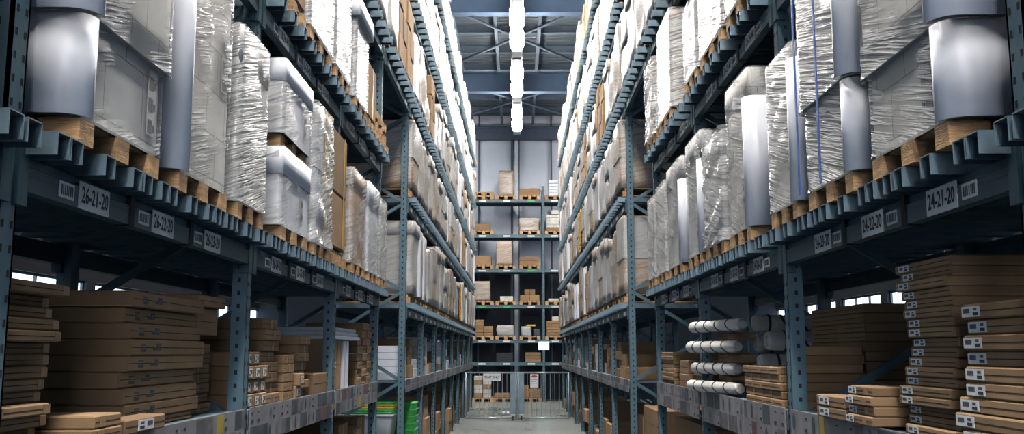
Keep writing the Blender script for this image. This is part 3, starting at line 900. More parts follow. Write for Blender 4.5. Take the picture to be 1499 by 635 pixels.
def slat_crate(s, x, y, z, w, h, label):
    t = thing('slatted_crate', label, 'crate', (s * x, y, z))
    for yy in (-w / 2, w / 2 - .04):
        q = MB(); q.box(0, s * .04, yy, yy + .04, 0, h); q.build('corner_post', M['yellowp'], t)
    q = MB()
    k = 0
    while k * .09 + .07 < h: q.box(s * .006, s * .03, -w / 2, w / 2, k * .09, k * .09 + .07); k += 1
    for xx in (0, 1.06): q.box(s * .03, s * 1.08, -w / 2 + xx * 0, -w / 2 + .02, 0, h)
    q.build('slat_panel', M['yellowp'], t)
    q = MB(); q.box(s * .06, s * 1.05, -w / 2 + .03, w / 2 - .03, 0, h * .9); q.build('crate_body', M['carton'], t)
    return t

rf = random.Random(21)
for s, sg in ((-1, 'crate-side'), (1, 'roll-side')):
    for li in range(5):
        bays = [(FP[i], FP[i + 1]) for i in range(8)]
        names = ['%s bay past the gap' % ORD[i] for i in range(8)]
        if li >= 2: bays = [(10.70, 13.33)] + bays; names = ['bridge over the gap'] + names
        if li == 2: bays = [(8.16, 10.70)] + bays; names = ['last near bay'] + names
        if li == 4: bays = bays[1:]; names = names[1:]          # nothing of the bridge shows up there
        for (y0, y1), bn in zip(bays, names):
            pw = (y1 - y0 - .14) / 3
            for k in range(3):
                yc = y0 + .07 + pw * (k + .5)
                rr = rf.random()
                kind = 'c' if rr < .21 else 'w' if rr < .46 else 'd' if rr < .58 else 'e' if rr < .73 else 'p' if rr < .90 else 'b'
                h = rf.uniform(.86, 1.12); w = pw - rf.uniform(.05, .12)
                zb = LV[li] + BARH + .002
                if s < 0 and li == 2 and bn == 'bridge over the gap' and k >= 1: kind = 'b'
                if li == 4: h = rf.uniform(.8, 1.2); zb = LV[li] + BARH + .002
                if rf.random() < .05 and li not in (0, 1): h *= .6
                pos = ORD[k] + ' in ' + bn
                top = (LV[li + 1] - LV[li]) - .07 - PALH - .19 if li < 4 else 2
                if y0 == 13.33 and li == 0 and s < 0: h = 1.02; kind = 'c' if k == 0 else 'e'
                if y0 == 13.33 and li == 1 and k == 0: kind = 'p'; h = 1.15; w = pw - .05
                if y0 == 13.33 and li == 0 and s > 0 and k == 0: kind = 'p'; h = 1.1
                h = min(h, top)
                pallet_far(s, 1.505 if li < 4 else 1.42, yc, zb, 'pallet under load %s, %s, %s rack' % (pos, LEVEL_WORD[li], sg), 'pallets in the far racks', w=w - .01)
                if (s > 0 and li == 1 and y0 == 21.0 and k == 1) or (s < 0 and li == 0 and y0 == 23.5 and k == 1):
                    slat_crate(s, 1.46, yc, zb + PALH + .002, w, .95, 'yellow slatted crate among pale loads, %s, far %s rack' % (LEVEL_WORD[li], sg)); continue
                far_load(kind, s, rf.uniform(1.465, 1.50), yc, zb + PALH + .002, w, h, '%s, %s, %s, %s rack' % (DESC[kind], pos, LEVEL_WORD[li].replace('pallet ', ''), sg), 'wrapped loads in the far racks')

# ------------------------------------------------------------------ cartons on the product shelves
def carton(s, x, y0, y1, z0, z1, label, L=.9, lab=None, tape=None, body='carton', group=None, name='flat_carton', tilt=0, cat='carton', seam=True):
    w, h = y1 - y0, z1 - z0
    b = MB(); b.cbox(0, s * L, -w / 2, w / 2, 0, h, min(.005, h / 5))
    if seam and h > .03: b.box(-s * .0008, 0, -w / 2 + .012, w / 2 - .012, h * .5 - .0015, h * .5 + .0015, 1)
    o = b.build(name, [M[body], M['dark']])
    o.location = (s * x, (y0 + y1) / 2, z0); o.rotation_euler = (0, 0, tilt)
    tag(o, label, cat, group)
    if lab:
        ly, lw = lab
        q = MB(); yy = -w / 2 + ly * w; lh = min(.05, h * .7); zz = (h - lh) / 2
        q.box(-s * .003, 0, yy - lw / 2, yy + lw / 2, zz, zz + lh, 0)
        q.box(-s * .0035, -s * .003, yy - lw * .42, yy - lw * .14, zz + lh * .12, zz + lh * .42, 1)
        q.box(-s * .0035, -s * .003, yy - lw * .36, yy - lw * .16, zz + lh * .58, zz + lh * .84, 2)
        q.box(-s * .0035, -s * .003, yy + lw * .04, yy + lw * .4, zz + lh * .36, zz + lh * .8, 2)
        q.build('label', [M['paper'], M['ink'], M['inkg']], o)
    elif lab is not None:
        pass
    if tape:
        q = MB(); yy = -w / 2 + tape * w
        q.box(-s * .002, 0, yy - .022, yy + .022, .004, h - .004); q.build('tape', M['tape'], o)
    return o
def printed(o, s, w, h, ly):
    q = MB(); yy = -w / 2 + ly * w
    for dy, dz, a, c in ((-.06, .60, .05, .13), (-.06, .20, .055, .22), (.08, .32, .09, .2), (.12, .56, .05, .2)):
        q.box(-s * .0015, 0, yy + dy, yy + dy + a, h * dz, h * dz + h * c)
    return q.build('print', M['inkg'], o)

rb = random.Random(3)
def stack(s, x, y0, y1, z0, n, t, what, L=.9, lab=None, tape=None, jy=.02, jx=.015, body='carton', pr=None, gap=.002, wide=None, side_lab=None):
    z = z0
    for k in range(n):
        a = y0 + rb.uniform(-jy, jy); c = y1 + rb.uniform(-jy, jy)
        th = t * rb.uniform(.94, 1.03)
        if wide and k in wide: c += wide[k]
        pos = 'topmost' if k == n - 1 else 'bottom box' if k == 0 else '%s from the top' % ORD[n - 1 - k]
        o = carton(s, x + rb.uniform(-jx, jx), a, c, z, z + th, '%s, %s' % (what, pos), L, lab, tape, body, group=what)
        if pr is not None: printed(o, s, c - a, th, pr)
        z += th + gap
    return z
D0 = DECK + .002
# left, first bays
stack(-1, 1.62, 2.97, 3.36, D0, 14, .0385, 'thin brown flat-pack in the stack at the frame edge, crate-side rack', tape=.93, jy=.035, jx=.045, wide={7: .03, 8: .04, 9: .03, 3: -.06, 4: -.05})
z = stack(-1, 1.63, 4.02, 4.95, D0 + .04, 8, .066, 'wide brown flat-pack with end print, big stack on crate-side rack', pr=.18, jy=.022, jx=.022)
carton(-1, 1.64, 4.04, 4.90, D0, D0 + .038, 'thin board lying under the big stack of wide flat-packs', body='carton')
stack(-1, 1.72, 5.02, 5.42, D0, 7, .052, 'small brown carton, dim stack beside second post, crate-side rack', jy=.015, tape=.5)
carton(-1, 1.66, 5.0, 5.46, 2.13, 2.19, 'long carton laid on dim stack beside the second post', L=1.0)
carton(-1, 1.69, 5.02, 5.42, 1.98, 2.125, 'dark brown carton under the long one beside the second post', L=.95)
stack(-1, 1.49, 3.42, 3.66, D0 + .012, 2, .045, 'pale slim carton before the wide flat-packs on crate-side rack', L=.5, jx=.005, tape=.3)
carton(-1, 1.49, 3.70, 4.12, D0 + .013, D0 + .07, 'low brown carton in front of the wide flat-packs', L=.11, lab=(.5, .16))
# left, second bay
for r in range(4):
    for j in range(3 if r < 3 else 2):
        carton(-1, 1.57 + .01 * (r % 2), 5.62 + j * .16, 5.77 + j * .16, D0 + r * .083, D0 + r * .083 + .08, 'small short carton, row %s, place %s, heap just past second post' % (('one', 'two', 'three', 'four')[r], ('one', 'two', 'three')[j]), L=.5, lab=(.5, .07), name='small_carton', group='small cartons past the second post')
stack(-1, 1.62, 6.10, 6.50, D0, 8, .067, 'long carton in the tall stack, second bay of crate-side rack', jy=.02, jx=.03, tape=.6, L=1.0)
for r in range(5):
    for j in range(2):
        carton(-1, 1.58, 6.56 + j * .15, 6.70 + j * .15, D0 + r * .062, D0 + r * .062 + .06, 'small carton, %s layer, %s column, between the two long stacks of crate-side rack' % (ORD[r], ('near', 'far')[j]), L=.45, tape=.5, name='small_carton', group='small cartons between the long stacks')
stack(-1, 1.62, 7.10, 7.46, D0, 7, .063, 'long carton in the shorter stack, second bay of crate-side rack', jy=.02, jx=.03, tape=.6, L=1.0)
carton(-1, 1.58, 7.52, 8.06, D0, D0 + .16, 'plain carton behind the shorter long stack by third post', L=.8)
stack(-1, 1.56, 6.92, 7.04, D0, 2, .085, 'squarish printed carton before the shorter long stack', L=.4, lab=(.5, .08))
# left, third bay
for k in range(3):
    carton(-1, 1.56 + .02 * k, 8.26, 9.55, 2.0 + k * .036, 2.034 + k * .036, 'white panel, %s of three lying across the upright cartons, crate-side rack' % ('lowest', 'middle', 'topmost')[k], L=.9, body='white', name='white_flat_pack', cat='flat-pack', seam=False)
for k, y in enumerate((8.28, 8.5)):
    carton(-1, 1.58, y, y + .17, D0, 1.995, 'brown carton standing on end below white panels, %s post' % ('next to third', 'one off third')[k], L=.6, lab=(.5, .1) if not k else None)
for k, y in enumerate((8.74, 8.90)):
    carton(-1, 1.57, y, y + .10, D0, 1.99, 'white board standing upright below the panels, %s one' % ('nearer', 'farther')[k], L=.7, body='white', name='white_flat_pack', cat='flat-pack', seam=False)
for j in range(3):
    for r in range(8 if j else 6):
        carton(-1, 1.59 + .01 * ((r + j) % 2), 9.64 + j * .3, 9.91 + j * .3, D0 + r * .079, D0 + r * .079 + .076, 'small end-on carton, %s layer, %s column beside the white panels' % (ORD[r], ('near', 'middle', 'far')[j]), L=.6, name='small_carton', group='end-on cartons beside the white panels')
# left, below the shelf
for j in range(4):
    for r in range(3):
        hh = (.42, .42, .30 + .08 * (j % 2))[r]
        carton(-1, 1.58 + .05 * ((j + r) % 2), 8.40 + j * .52, 8.86 + j * .52, r * .422, r * .422 + hh, 'brown carton, %s layer, %s column, floor pile below crate-side rack shelf' % (ORD[r], ORD[j]), L=.75, group='cartons on the floor below crate-side rack', tape=.5)
# right, first bay
for k in range(9):
    z = D0 + .012 + k * .0535
    carton(1, 1.57 + (.012 if k in (5, 7) else 0) - (.02 if k < 2 else 0), 2.96, 3.40 + (.06 if k in (1, 2) else 0) - (.02 if k == 7 else 0), z, z + .052, 'orange brown flat-pack with white label, %s from the bottom, at frame edge roll-side rack' % ORD[k], lab=(.84, .13), group='labelled flat-packs at the frame edge')
rz = random.Random(11); z = D0
for k in range(18):
    d = .02 if k in (1, 4) else 0
    yo = .05 * math.sin(k * .5)
    th = .0375
    carton(1, 1.62 + rz.uniform(-.012, .012) - (.02 if k in (0, 3, 4) else 0), 3.58 + yo * .4, 4.03 + yo + (.06 if k == 17 else 0), z, z + th, 'thin brown carton with slim label, %s from the bottom of the tall leaning stack' % (ORD[k]), L=.95, lab=(.82, .10), group='thin cartons in the tall leaning stack')
    z += th + .001
for k in range(2): carton(1, 1.50, 4.46, 4.88, D0 + .014 + k * .054, D0 + .066 + k * .054, 'short labelled carton, %s of the low pair by the second post of roll-side rack' % ('lower', 'upper')[k], L=.4, lab=(.72, .14))
for k in range(4): carton(1, 1.50 + .01 * (k % 2), 4.13, 4.43 - .02 * (k % 2), D0 + .014 + k * .042, D0 + .054 + k * .042, 'worn thin carton, %s from the bottom of the low heap by the leaning stack' % ORD[k], L=.48, lab=(.9, .09), tape=.3)
stack(1, 2.02, 5.62, 6.62, D0, 11, .054, 'dark long carton, shadowed stack behind the brick-like pile, roll-side rack', L=.6, jy=.008, jx=.006)
# right, second bay: strapped rolls
def roll(x, y, z, L, r, label, yaw=0, zt=0):
    t = thing('strapped_roll', label, 'rolled mattress', (x, y, z), 'rolls wrapped in white plastic'); t.rotation_euler = (0, -zt, yaw)
    b = MB(); loops = []
    n = 18; sd = R.random() * 30
    prof = [(0, .35), (-.012, .8), (.01, .97), (.05, 1.0)] + [(L * k / 10, 1.0) for k in range(1, 10)] + [(L - .05, 1), (L - .01, .95), (L + .01, .7)]
    for px, q in prof:
        lp = []
        for k in range(n):
            a = 2 * math.pi * k / n
            rr = r * q * (1 + .05 * nz(px * 6 + sd, math.cos(a) * 1.5, math.sin(a) * 1.5)) * (1.0 if q < .99 else 1 - .025 * (abs((px / L * 4) % 1 - .5) < .1))
            lp.append((px, rr * math.cos(a), r + rr * math.sin(a) * .92))
        loops.append(lp[::-1])
    b.rings(loops, 0, True, True, True, True); b.build('sleeve', M['rollw'], t)
    for k in range(4):
        q = MB(); px = L * (.17 + .22 * k); lp = [[], []]
        for i in range(n):
            a = 2 * math.pi * i / n
            for e, dx in ((0, -.009), (1, .009)):
                lp[e].append((px + dx + (.045 * math.cos(a + 1) if k else 0), (r * 1.045) * math.cos(a), r + (r * 1.045) * math.sin(a) * .94))
        q.rings(lp, 0, False, False); o = q.build('strap', M['black'], t)
        md = o.modifiers.new('thick', 'SOLIDIFY'); md.thickness = .006
    return t
YW = -1.36
roll(1.43, 7.98, D0 + .013, .92, .047, 'white strapped roll lying lowest on the shelf edge, roll-side rack', YW)
roll(1.47, 7.98, D0 + .150, .80, .050, 'white strapped roll, second from the lowest, roll-side rack', YW)
roll(1.44, 8.02, D0 + .318, .90, .050, 'white strapped roll with pinched end, third from the lowest, roll-side rack', YW)
roll(1.46, 7.98, D0 + .478, .92, .050, 'white strapped roll, topmost, sticking out highest, roll-side rack', YW)
for k, (za, zb) in enumerate(((.110, .146), (.252, .314), (.42, .474))):
    carton(1, 1.60, 7.36, 7.70, D0 + za, D0 + zb, 'flat brown carton wedged between white rolls, %s of three' % ('lowest', 'middle', 'topmost')[k], L=.22)
for k, (za, zb, lb) in enumerate(((.0, .152, 'bottom'), (.155, .31, 'second'), (.313, .47, 'third'), (.473, .63, 'top'))):
    roll(1.84, 7.42 + .05 * (k % 2), D0 + za + .002, .62, .072, 'shaded strapped roll lying deep on the shelf, %s of its pile' % lb, .0)
for k, z in enumerate((.002, .165, .33)):
    roll(1.72 + .05 * k, 7.08 - .03 * k, D0 + z, .7, .078, 'shaded strapped roll with round end out, %s of the nearer pile' % ('bottom', 'middle', 'top')[k], .0)
for r in range(5):
    n = 4
    for j in range(n):
        y0 = 5.735 + .02 * r + j * .225
        carton(1, 1.56 + .006 * (r % 2), y0, y0 + .216, D0 + r * .048, D0 + r * .048 + .046, 'small brown carton, %s layer, %s from the post, brick-like pile under the rolls' % (ORD[r], ORD[j]), L=.42, name='small_carton', group='brick-like carton pile')
for r in range(7): carton(1, 1.60 + .01 * (r % 2), 5.60, 5.715, D0 + r * .052, D0 + r * .052 + .05, 'small carton, %s from bottom, narrow column behind second post' % ORD[r], L=.4)
stack(1, 1.62, 8.28, 8.80, D0, 2, .12, 'brown carton beside the lowest white roll, roll-side rack', L=.7, tape=.4)
stack(1, 1.58, 8.95, 9.38, D0, 2, .13, 'square brown carton between rolls and slim stack, roll-side rack', L=.9)
stack(1, 1.57, 9.75, 10.5, D0, 8, .04, 'slim brown carton, stack at the end of near roll-side rack', L=.8)
# right, below the shelf and in the gap
for k in range(3):
    b = carton(1, 1.70, 11.75, 13.1, k * .395, k * .395 + .39, 'big brown carton, %s of the three in the gap by far roll-side rack' % ('lowest', 'middle', 'topmost')[k], L=1.3, name='big_carton')
for k in range(3): carton(1, 1.70, 8.3, 10.5, k * .41, k * .41 + .40, 'long brown carton, %s of three below the shelf of near roll-side rack' % ('lowest', 'middle', 'topmost')[k], L=.9, name='long_carton')

# ------------------------------------------------------------------ far shelves: smaller goods
FD = 1.502
rs = random.Random(17)
for s, sg in ((-1, 'crate-side'), (1, 'roll-side')):
    for i in range(8):
        y0, y1 = FP[i] + .1, FP[i + 1] - .1; bay = '%s bay past the gap, %s rack' % (ORD[i], sg)
        if s < 0 and i == 0:
            for k in range(5): carton(-1, 1.66, 13.45, 14.45, FD + k * .095, FD + k * .095 + .092, 'white long carton, %s from the bottom, first far shelf of crate-side rack' % ORD[k], L=.9, body='white', seam=False)
            y = 14.55
        else: y = y0
        c = 0
        while y < y1 - .25 and c < 4:
            w = rs.uniform(.32, .6); w = min(w, y1 - y); n = rs.randint(1, 4); z = FD
            th = rs.uniform(.10, .2)
            bd = rs.choice(('carton', 'carton', 'carton', 'white', 'cream'))
            for k in range(n):
                if z + th > 2.3: break
                carton(s, 1.60 + rs.uniform(0, .06), y, y + w, z, z + th - .003, '%s carton, %s up, %s pile on product shelf, %s' % ('brown' if bd == 'carton' else 'white' if bd == 'white' else 'cream', ORD[k], ORD[c], bay), L=.7, body=bd, group='cartons on the far product shelves', name='storage_box', cat='box')
                z += th
            y += w + rs.uniform(.04, .25); c += 1
        if s < 0 and i == 0: continue
        y = y0; c = 0
        while y < y1 - .3 and c < 4:
            w = min(rs.uniform(.45, .75), y1 - y); n = rs.randint(1, 3); z = .002; th = rs.uniform(.28, .38)
            for k in range(n):
                carton(s, 1.62 + rs.uniform(-.06, .12), y, y + w, z, z + th - .003, 'brown carton, %s up, %s floor pile, %s' % (ORD[k], ORD[c], bay), L=.8, group='cartons on the floor under the far racks', name='shipping_box', cat='box')
                z += th
            y += w + rs.uniform(.05, .3); c += 1
# plastic bins in the first far bay of crate-side rack
def bin_(x, y, z, label):
    t = thing('plastic_bin', label, 'bin', (x, y, z))
    b = MB(); b.rings([[(px, py, zz) for px, py in rrect(-.4 * q, .4 * q, -.3 * q, .3 * q, .04)] for zz, q in ((0, .86), (.5, 1.0))], 0, False, True)
    b.build('tub', M['whitep'], t)
    b = MB(); b.rings([[(px, py, zz) for px, py in rrect(-.42, .42, -.32, .32, .04)] for zz in (.48, .515)], 0, True, True); b.build('rim', M['whitep'], t)
    return t
bin_(-2.13, 13.80, 0.002, 'white plastic bin on the floor, lower of two, behind the first far post')
bin_(-2.13, 13.80, 0.52, 'white plastic bin, upper of two, under green and yellow lids')
for k in range(5):
    b = MB(); b.rings([[(px, py, zz) for px, py in rrect(-.42, .42, -.32, .32, .05)] for zz in (0, .032)], 0, True, True)
    o = b.build('bin_lid', M['green' if k in (0, 1, 4) else 'yel']); o.location = (-2.13, 13.80, 1.037 + k * .034)
    tag(o, '%s plastic lid, %s up in the pile on the white bins' % ('green' if k in (0, 1, 4) else 'yellow', ORD[k]), 'lid', 'lids on the white bins')
for k in range(12):
    b = MB(); b.rings([[(px, py, zz) for px, py in rrect(-.2 * q, .2 * q, -.26 * q, .26 * q, .05)] for zz, q in ((0, .92), (.08, 1.0), (.08, 1.05), (.094, 1.05))], 0, True, True, False)
    o = b.build('plastic_crate', M['green']); o.location = (-1.70, 14.5, .002 + k * .096)
    tag(o, 'green plastic crate, %s from the bottom of the nested pile beside white bins' % ORD[k], 'crate', 'nested green crates')
b = MB(); b.rings([[(px, py, zz) for px, py in rrect(-.16 * q, .16 * q, -.2 * q, .2 * q, .05)] for zz, q in ((0, .8), (.7, 1.0))], 0, True, True)
o = b.build('yellow_tub', M['yel']); o.location = (-1.51, 13.98, .002); tag(o, 'yellow plastic tub standing before the green crates', 'tub')

# ------------------------------------------------------------------ back rack across the end of the aisle
BY = 37.35
BL = [2.36, 3.70, 5.10, 6.46, 7.86]
t = thing('pallet_rack', 'pallet rack crossing the end of the aisle behind the gate', 'rack', (0, BY, 0))
bp = [-4.50, -1.84, 1.03, 3.70]
for k, x in enumerate(bp):
    for yy in (0, 1.05):
        b = MB(); b.box(x - .055, x + .055, yy, yy + .012, 0, 8.4); b.box(x - .055, x - .045, yy, yy + .08, 0, 8.4); b.box(x + .045, x + .055, yy, yy + .08, 0, 8.4)
        if yy == 0:
            z = .1
            while z < 8.3: b.box(x - .03, x - .015, -.002, 0, z, z + .03, 1); b.box(x + .015, x + .03, -.002, 0, z, z + .03, 1); z += .15
        b.build('upright', [M['post'], M['dark']], t)
    b = MB(); z = .3
    while z < 7.7: b.strut((x, .05, z), (x, 1.05, z + .6), .04, .03, (1, 0, 0)); z += .6
    b.build('frame_bracing', M['post'], t)
for z in BL + [1.50]:
    for x0, x1 in zip(bp, bp[1:]):
        b = MB(); b.box(x0 + .055, x1 - .055, -.02, .03, z - .12, z); b.box(x0 + .055, x1 - .055, -.024, -.02, z - .045, z - .035)
        rw = random.Random(int(z * 10 + x0 * 7))
        for k in range(3):
            xc = x0 + (x1 - x0) * (k + .5) / 3
            b.box(xc - .14, xc + .14, -.026, -.02, z - .095, z - .03, 1 if rw.random() < .7 or z < 2 else 2)
        b.build('beam', [M['post'], M['paper'], M['green']], t)
        b = MB(); b.box(x0 + .055, x1 - .055, 1.03, 1.07, z - .12, z); b.build('beam', M['post'], t)
        b = MB(); b.box(x0 + .055, x1 - .055, .03, 1.06, z - .03, z - .005); b.build('shelf_deck', M['deckm'], t)
def bx(p): return (p - 757) / 1400 * 37.9
def back_pallet(p0, p1, z, label, n=1):
    x = (bx(p0) + bx(p1)) / 2; w = bx(p1) - bx(p0)
    pallet_far(1, 0, 0, 0, label, 'pallets in the back rack', w=.78).location = (x, BY - .06, z)
    o = C.objects[-1]
    return x
PB = MB(); w = .40
for x in (-w, -.06, w - .12): PB.box(x, x + .12, 0, 1.1, 0, .018); [PB.box(x, x + .12, yy, yy + .12, .018, .105) for yy in (0, .49, .98)]
for yy in (0, .49, .98): PB.box(-w, w, yy, yy + .12, .105, .125)
for k in range(5): PB.box(-w + k * .17, -w + k * .17 + .12, 0, 1.1, .125, .145)
pb0 = None
def bpal(x, z, label):
    global pb0
    if pb0 is None: pb0 = PB.build('wooden_pallet', M['wood']); o = pb0
    else: o = pb0.copy(); C.objects.link(o)
    o.location = (x, BY - .05, z + .002); tag(o, label, 'pallet', 'pallets in the back rack')
def bbox(x0, x1, z0, z1, body, label, d=.9, soft=0.0, name='carton', cat='carton', y=None):
    b = MB(); w = x1 - x0; h = z1 - z0
    if soft:
        lp = []
        base = rrect(-w / 2, w / 2, 0, d, .05, .15, 3)
        for k in range(9):
            z = h * k / 8; q = 1 - .03 * (k == 8)
            lp.append([(px * q + soft * nz(px * 4 + x0, py * 4, z * 4 + z0), (py - d / 2) * q + d / 2 + soft * nz(px * 4, py * 4 + x0, z * 4 + z0), z) for px, py in base])
        b.rings(lp, 0, True, True)
    else: b.cbox(-w / 2, w / 2, 0, d, 0, h, .012)
    o = b.build(name, M[body]); o.location = ((x0 + x1) / 2, (BY + .02) if y is None else y, z0)
    return tag(o, label, cat, 'goods in the back rack')
PX = [-1.32, -.44, .50, 1.50]        # pallet centres left to right
COL = ['beside crate-side rack', 'second from crate-side rack', 'third from crate-side rack', 'beside roll-side rack']
P = .150
for li, z in enumerate(BL):
    for c in range(4):
        if (li, c) in ((2, 3), (3, 1)): continue
        bpal(PX[c], z, 'wooden pallet %s, %s of the back rack' % (COL[c], LEVEL_WORD[li]))
# level one
z = BL[0] + P
for k in range(5): bbox(-1.62, -1.30, z + k * .125, z + k * .125 + .12, 'carton', 'flat carton, %s up, taller pile beside crate-side rack, lowest level of back rack' % ORD[k])
for k in range(3): bbox(-1.28, -.94, z + k * .125, z + k * .125 + .12, 'carton', 'flat carton, %s up, shorter pile beside crate-side rack, lowest level of back rack' % ORD[k])
bbox(-.78, -.14, z, z + .40, 'wrap', 'white wrapped bundle on second pallet, lowest level of back rack', soft=.05, name='wrapped_bundle', cat='bundle')
bbox(.18, .55, z, z + .36, 'wrap', 'pale wrapped bundle beside dark bundle, lowest level of back rack', soft=.05, name='wrapped_bundle', cat='bundle')
bbox(.63, .90, z, z + .26, 'inkg', 'dark wrapped bundle under yellow bag, lowest level of back rack', soft=.03, name='dark_bundle', cat='bundle')
bbox(.36, .72, z + .37, z + .43, 'yel', 'yellow bag lying on the bundles, lowest level of back rack', .5, soft=.03, name='yellow_bag', cat='bag')
for k in range(5): bbox(1.14, 1.68, z + k * .115, z + k * .115 + .11, 'carton', 'brown tray, %s up, pile beside roll-side rack, lowest level of back rack' % ORD[k])
bbox(1.36, 1.62, z + .58, z + .74, 'cream', 'pale carton topping the tray pile beside roll-side rack', .5)
# level two
z = BL[1] + P
bbox(-1.70, -1.05, z, z + .78, 'wrap', 'big white carton beside crate-side rack, second level of back rack', soft=.012, name='white_carton')
bbox(-.66, -.16, z, z + .19, 'cream', 'small low carton on second pallet, second level of back rack', .7)
for k, x in enumerate((.12, .50)): bbox(x, x + .37, z, z + .24, 'carton', 'brown carton, lower tier, %s, second level of back rack' % ('first', 'second')[k])
for k, x in enumerate((.29, .50)): bbox(x, x + .20, z + .243, z + .46, 'carton', 'brown carton, upper tier, %s, second level of back rack' % ('first', 'second')[k], .6)
bbox(1.22, 1.62, z, z + .10, 'cream', 'thin pale carton beside roll-side rack, second level of back rack', .7)
# level three
z = BL[2] + P
bbox(-1.64, -1.02, z, z + .38, 'carton', 'brown taped carton beside crate-side rack, third level of back rack')
bbox(-.82, -.18, z, z + .96, 'wrapb', 'tall wrapped brown load on second pallet, third level of back rack', soft=.015, name='wrapped_load', cat='wrapped pallet load')
for k in range(2): bbox(.10, .86, z + k * .17, z + k * .17 + .165, 'carton', 'brown tray, %s one, third pallet, third level of back rack' % ('lower', 'upper')[k])
# level four
z = BL[3] + P
bbox(-1.66, -1.06, z, z + .28, 'carton', 'open brown tray beside crate-side rack, fourth level of back rack')
bbox(.10, .88, z, z + .52, 'wrap', 'white wrapped sacks on third pallet, fourth level of back rack', soft=.06, name='wrapped_sacks', cat='sacks')
for k in range(5): bbox(1.16, 1.68, z + k * .13, z + k * .13 + .125, 'carton' if k == 0 else 'cream', 'flat carton, %s up, pile beside roll-side rack, fourth level of back rack' % ORD[k])
bbox(1.34, 1.64, z + .66, z + .82, 'cream', 'small pale carton topping pile beside roll-side rack, fourth level', .5)
# level five
z = BL[4] + P
bpal(PX[0], z, 'empty wooden pallet stacked on another beside crate-side rack, top level of back rack')
bbox(-.72, -.14, z, z + 1.02, 'wrap', 'tall white wrapped load with brown patches, top level of back rack', soft=.015, name='wrapped_load', cat='wrapped pallet load')
bbox(.12, .88, z, z + .30, 'carton', 'crumpled heap of folded brown board, top level of back rack', soft=.10, name='folded_board', cat='cardboard')
for k in range(5): bbox(1.26, 1.62, z + k * .125, z + k * .125 + .12, 'white', 'white carton, %s up, pile beside roll-side rack, top level of back rack' % ORD[k])
# product shelf and floor of the back rack
for k in range(4): bbox(-.80, -.16, 1.502 + k * .09, 1.502 + k * .09 + .086, 'ink', 'black flat carton, %s up, on back rack product shelf' % ORD[k])
for k in range(3): bbox(.32, .92, 1.502 + k * .125, 1.502 + k * .125 + .12, 'carton', 'brown flat carton, %s up, on back rack product shelf' % ORD[k])
for j in range(2):
    for k in range(5): bbox(-1.66 + j * .34, -1.34 + j * .34, P + k * .165, P + k * .165 + .16, 'cream' if (j + k) % 3 else 'carton', 'pale floor carton, %s up, %s column, behind the STAFF ONLY gate' % (ORD[k], ('first', 'second')[j]))
bbox(-.88, -.30, P, P + .16, 'carton', 'low brown tray on the floor pallet behind the closed gate leaf')
bbox(.20, .46, P, P + .46, 'carton', 'taller brown carton on floor pallet behind the notice')
bbox(.47, .90, P, P + .34, 'carton', 'wide brown carton on floor pallet behind the notice')
bpal(-1.32, 0, 'wooden pallet on the floor beside crate-side rack, under the back rack')
bpal(-.52, 0, 'wooden pallet on the floor under low brown tray, back rack'); bpal(.54, 0, 'wooden pallet on the floor behind the notice, back rack')
# lit aisle sign hung on the upright
t = thing('aisle_sign', 'small bright blue-white lit sign on the back rack upright', 'sign', (1.03, BY - .12, 1.98))
b = MB(); b.box(-.2, .2, -.02, .02, 0, .30); b.build('sign_panel', M['signlit'], t)
b = MB(); b.box(-.03, .03, .02, .11, .10, .20); b.build('bracket', M['post'], t)

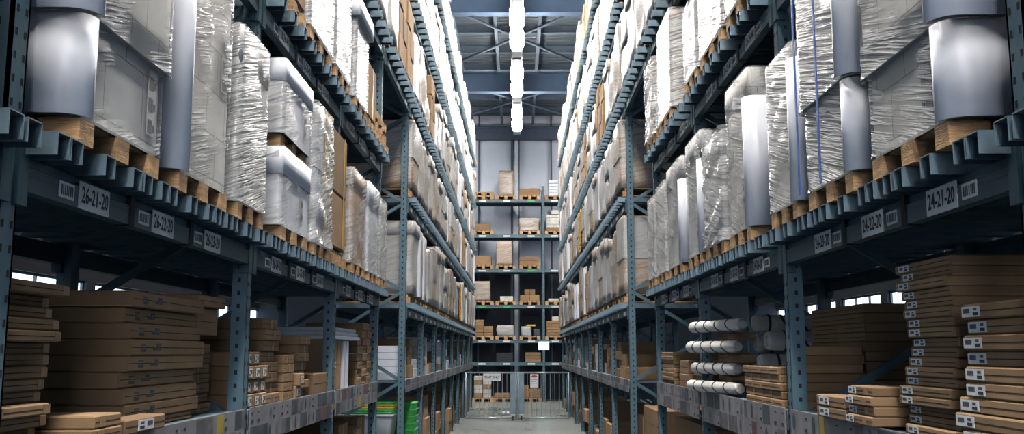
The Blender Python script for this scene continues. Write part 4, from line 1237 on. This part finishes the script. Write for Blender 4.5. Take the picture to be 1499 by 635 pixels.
# ------------------------------------------------------------------ gate
GY = 27.4
def leaf(x0, x1, label, sign):
    t = thing('barrier_gate', label, 'gate', ((x0 + x1) / 2, GY, 0), 'gate leaves across the aisle')
    w = (x1 - x0) / 2; inner = 1 if x0 < 0 else -1
    b = MB(); b.tube((-w, 0, 1.31), (w, 0, 1.31), .022, 8); b.build('top_rail', M['gate'], t)
    b = MB(); b.tube((-w, 0, .06), (w, 0, .06), .024, 8); b.build('bottom_rail', M['gate'], t)
    for x in (-w, w):
        b = MB(); b.tube((x, 0, .04), (x, 0, 1.33), .022, 8); b.build('end_post', M['gate'], t)
    n = 11
    for k in range(1, n):
        x = -w + 2 * w * k / n
        b = MB(); b.tube((x, 0, .06), (x, 0, 1.31), .008, 6); b.build('bar', M['gate'], t)
    b = MB(); xx = inner * (w - .09); b.cbox(xx - .075, xx + .075, -.03, .03, .12, 1.30, .008); b.build('stile', M['gatep'], t)
    b = MB(); b.tube((xx - .02, 0, .055), (xx + .02, 0, .055), .055, 12); b.build('wheel', M['black'], t)
    b = MB(); b.box(xx - .07, xx + .07, -.034, .034, .13, .16); b.build('foot_clip', M['paper'], t)
    if sign == 'staff':
        q = MB(); q.box(-.22, .28, -.045, -.03, 1.08, 1.29, 0); put_text(q, 'STAFF ONLY', .095, (.03, -.047, 1.185), (1, 0, 0), (0, 0, 1), 1, .8)
        o = q.build('staff_sign', [M['paper'], M['ink']], t); o['label'] = 'white sign reading STAFF ONLY in black'
    else:
        q = MB(); q.box(-.37, -.14, -.045, -.03, .90, 1.27, 0)
        q.face([(-.255 + .085 * math.cos(a * math.pi / 8), -.047, 1.21 + .035 * math.sin(a * math.pi / 8)) for a in range(16)], 1)
        for k in range(4): q.box(-.345, -.165 - .03 * (k % 2), -.047, -.045, 1.11 - k * .05, 1.12 - k * .05, 2)
        o = q.build('notice', [M['paper'], M['red'], M['inkg']], t); o['label'] = 'white notice with a red oval'
    return t
leaf(-1.45, -.03, 'galvanised gate leaf carrying the STAFF ONLY sign', 'staff')
leaf(.03, 1.45, 'galvanised gate leaf carrying the white notice with red oval', 'notice')
for k, x in enumerate((-.42, -.29)):
    b = MB(); b.rings([[(r * math.cos(a * math.pi / 6), r * math.sin(a * math.pi / 6), z) for a in range(12)] for z, r in ((0, .03), (.03, .06), (.09, .06), (.115, .03))], 0, True, True)
    o = b.build('floor_bumper', M['whitep']); o.location = (x, 29.4, 0); tag(o, 'small white cap on the floor behind the gate, %s' % ('nearer crate-side rack', 'nearer the stile')[k], 'cap', 'white caps on the floor')

# ------------------------------------------------------------------ world + camera
wd = bpy.data.worlds.new('world'); sc.world = wd; wd.use_nodes = True
wd.node_tree.nodes['Background'].inputs[0].default_value = (0.50, 0.70, 0.95, 1)
wd.node_tree.nodes['Background'].inputs[1].default_value = 0.085
wd.light_settings.distance = 2.2
wd.light_settings.ao_factor = 1.0
cam = bpy.data.cameras.new('camera'); co = bpy.data.objects.new('camera', cam); C.objects.link(co)
cam.sensor_width = 36; cam.lens = 1400 / 1499 * 36
co.location = (0, 0, H); co.rotation_euler = (math.radians(90 + 8.03), 0, math.radians(.304))
cam.clip_end = 200
sc.camera = co
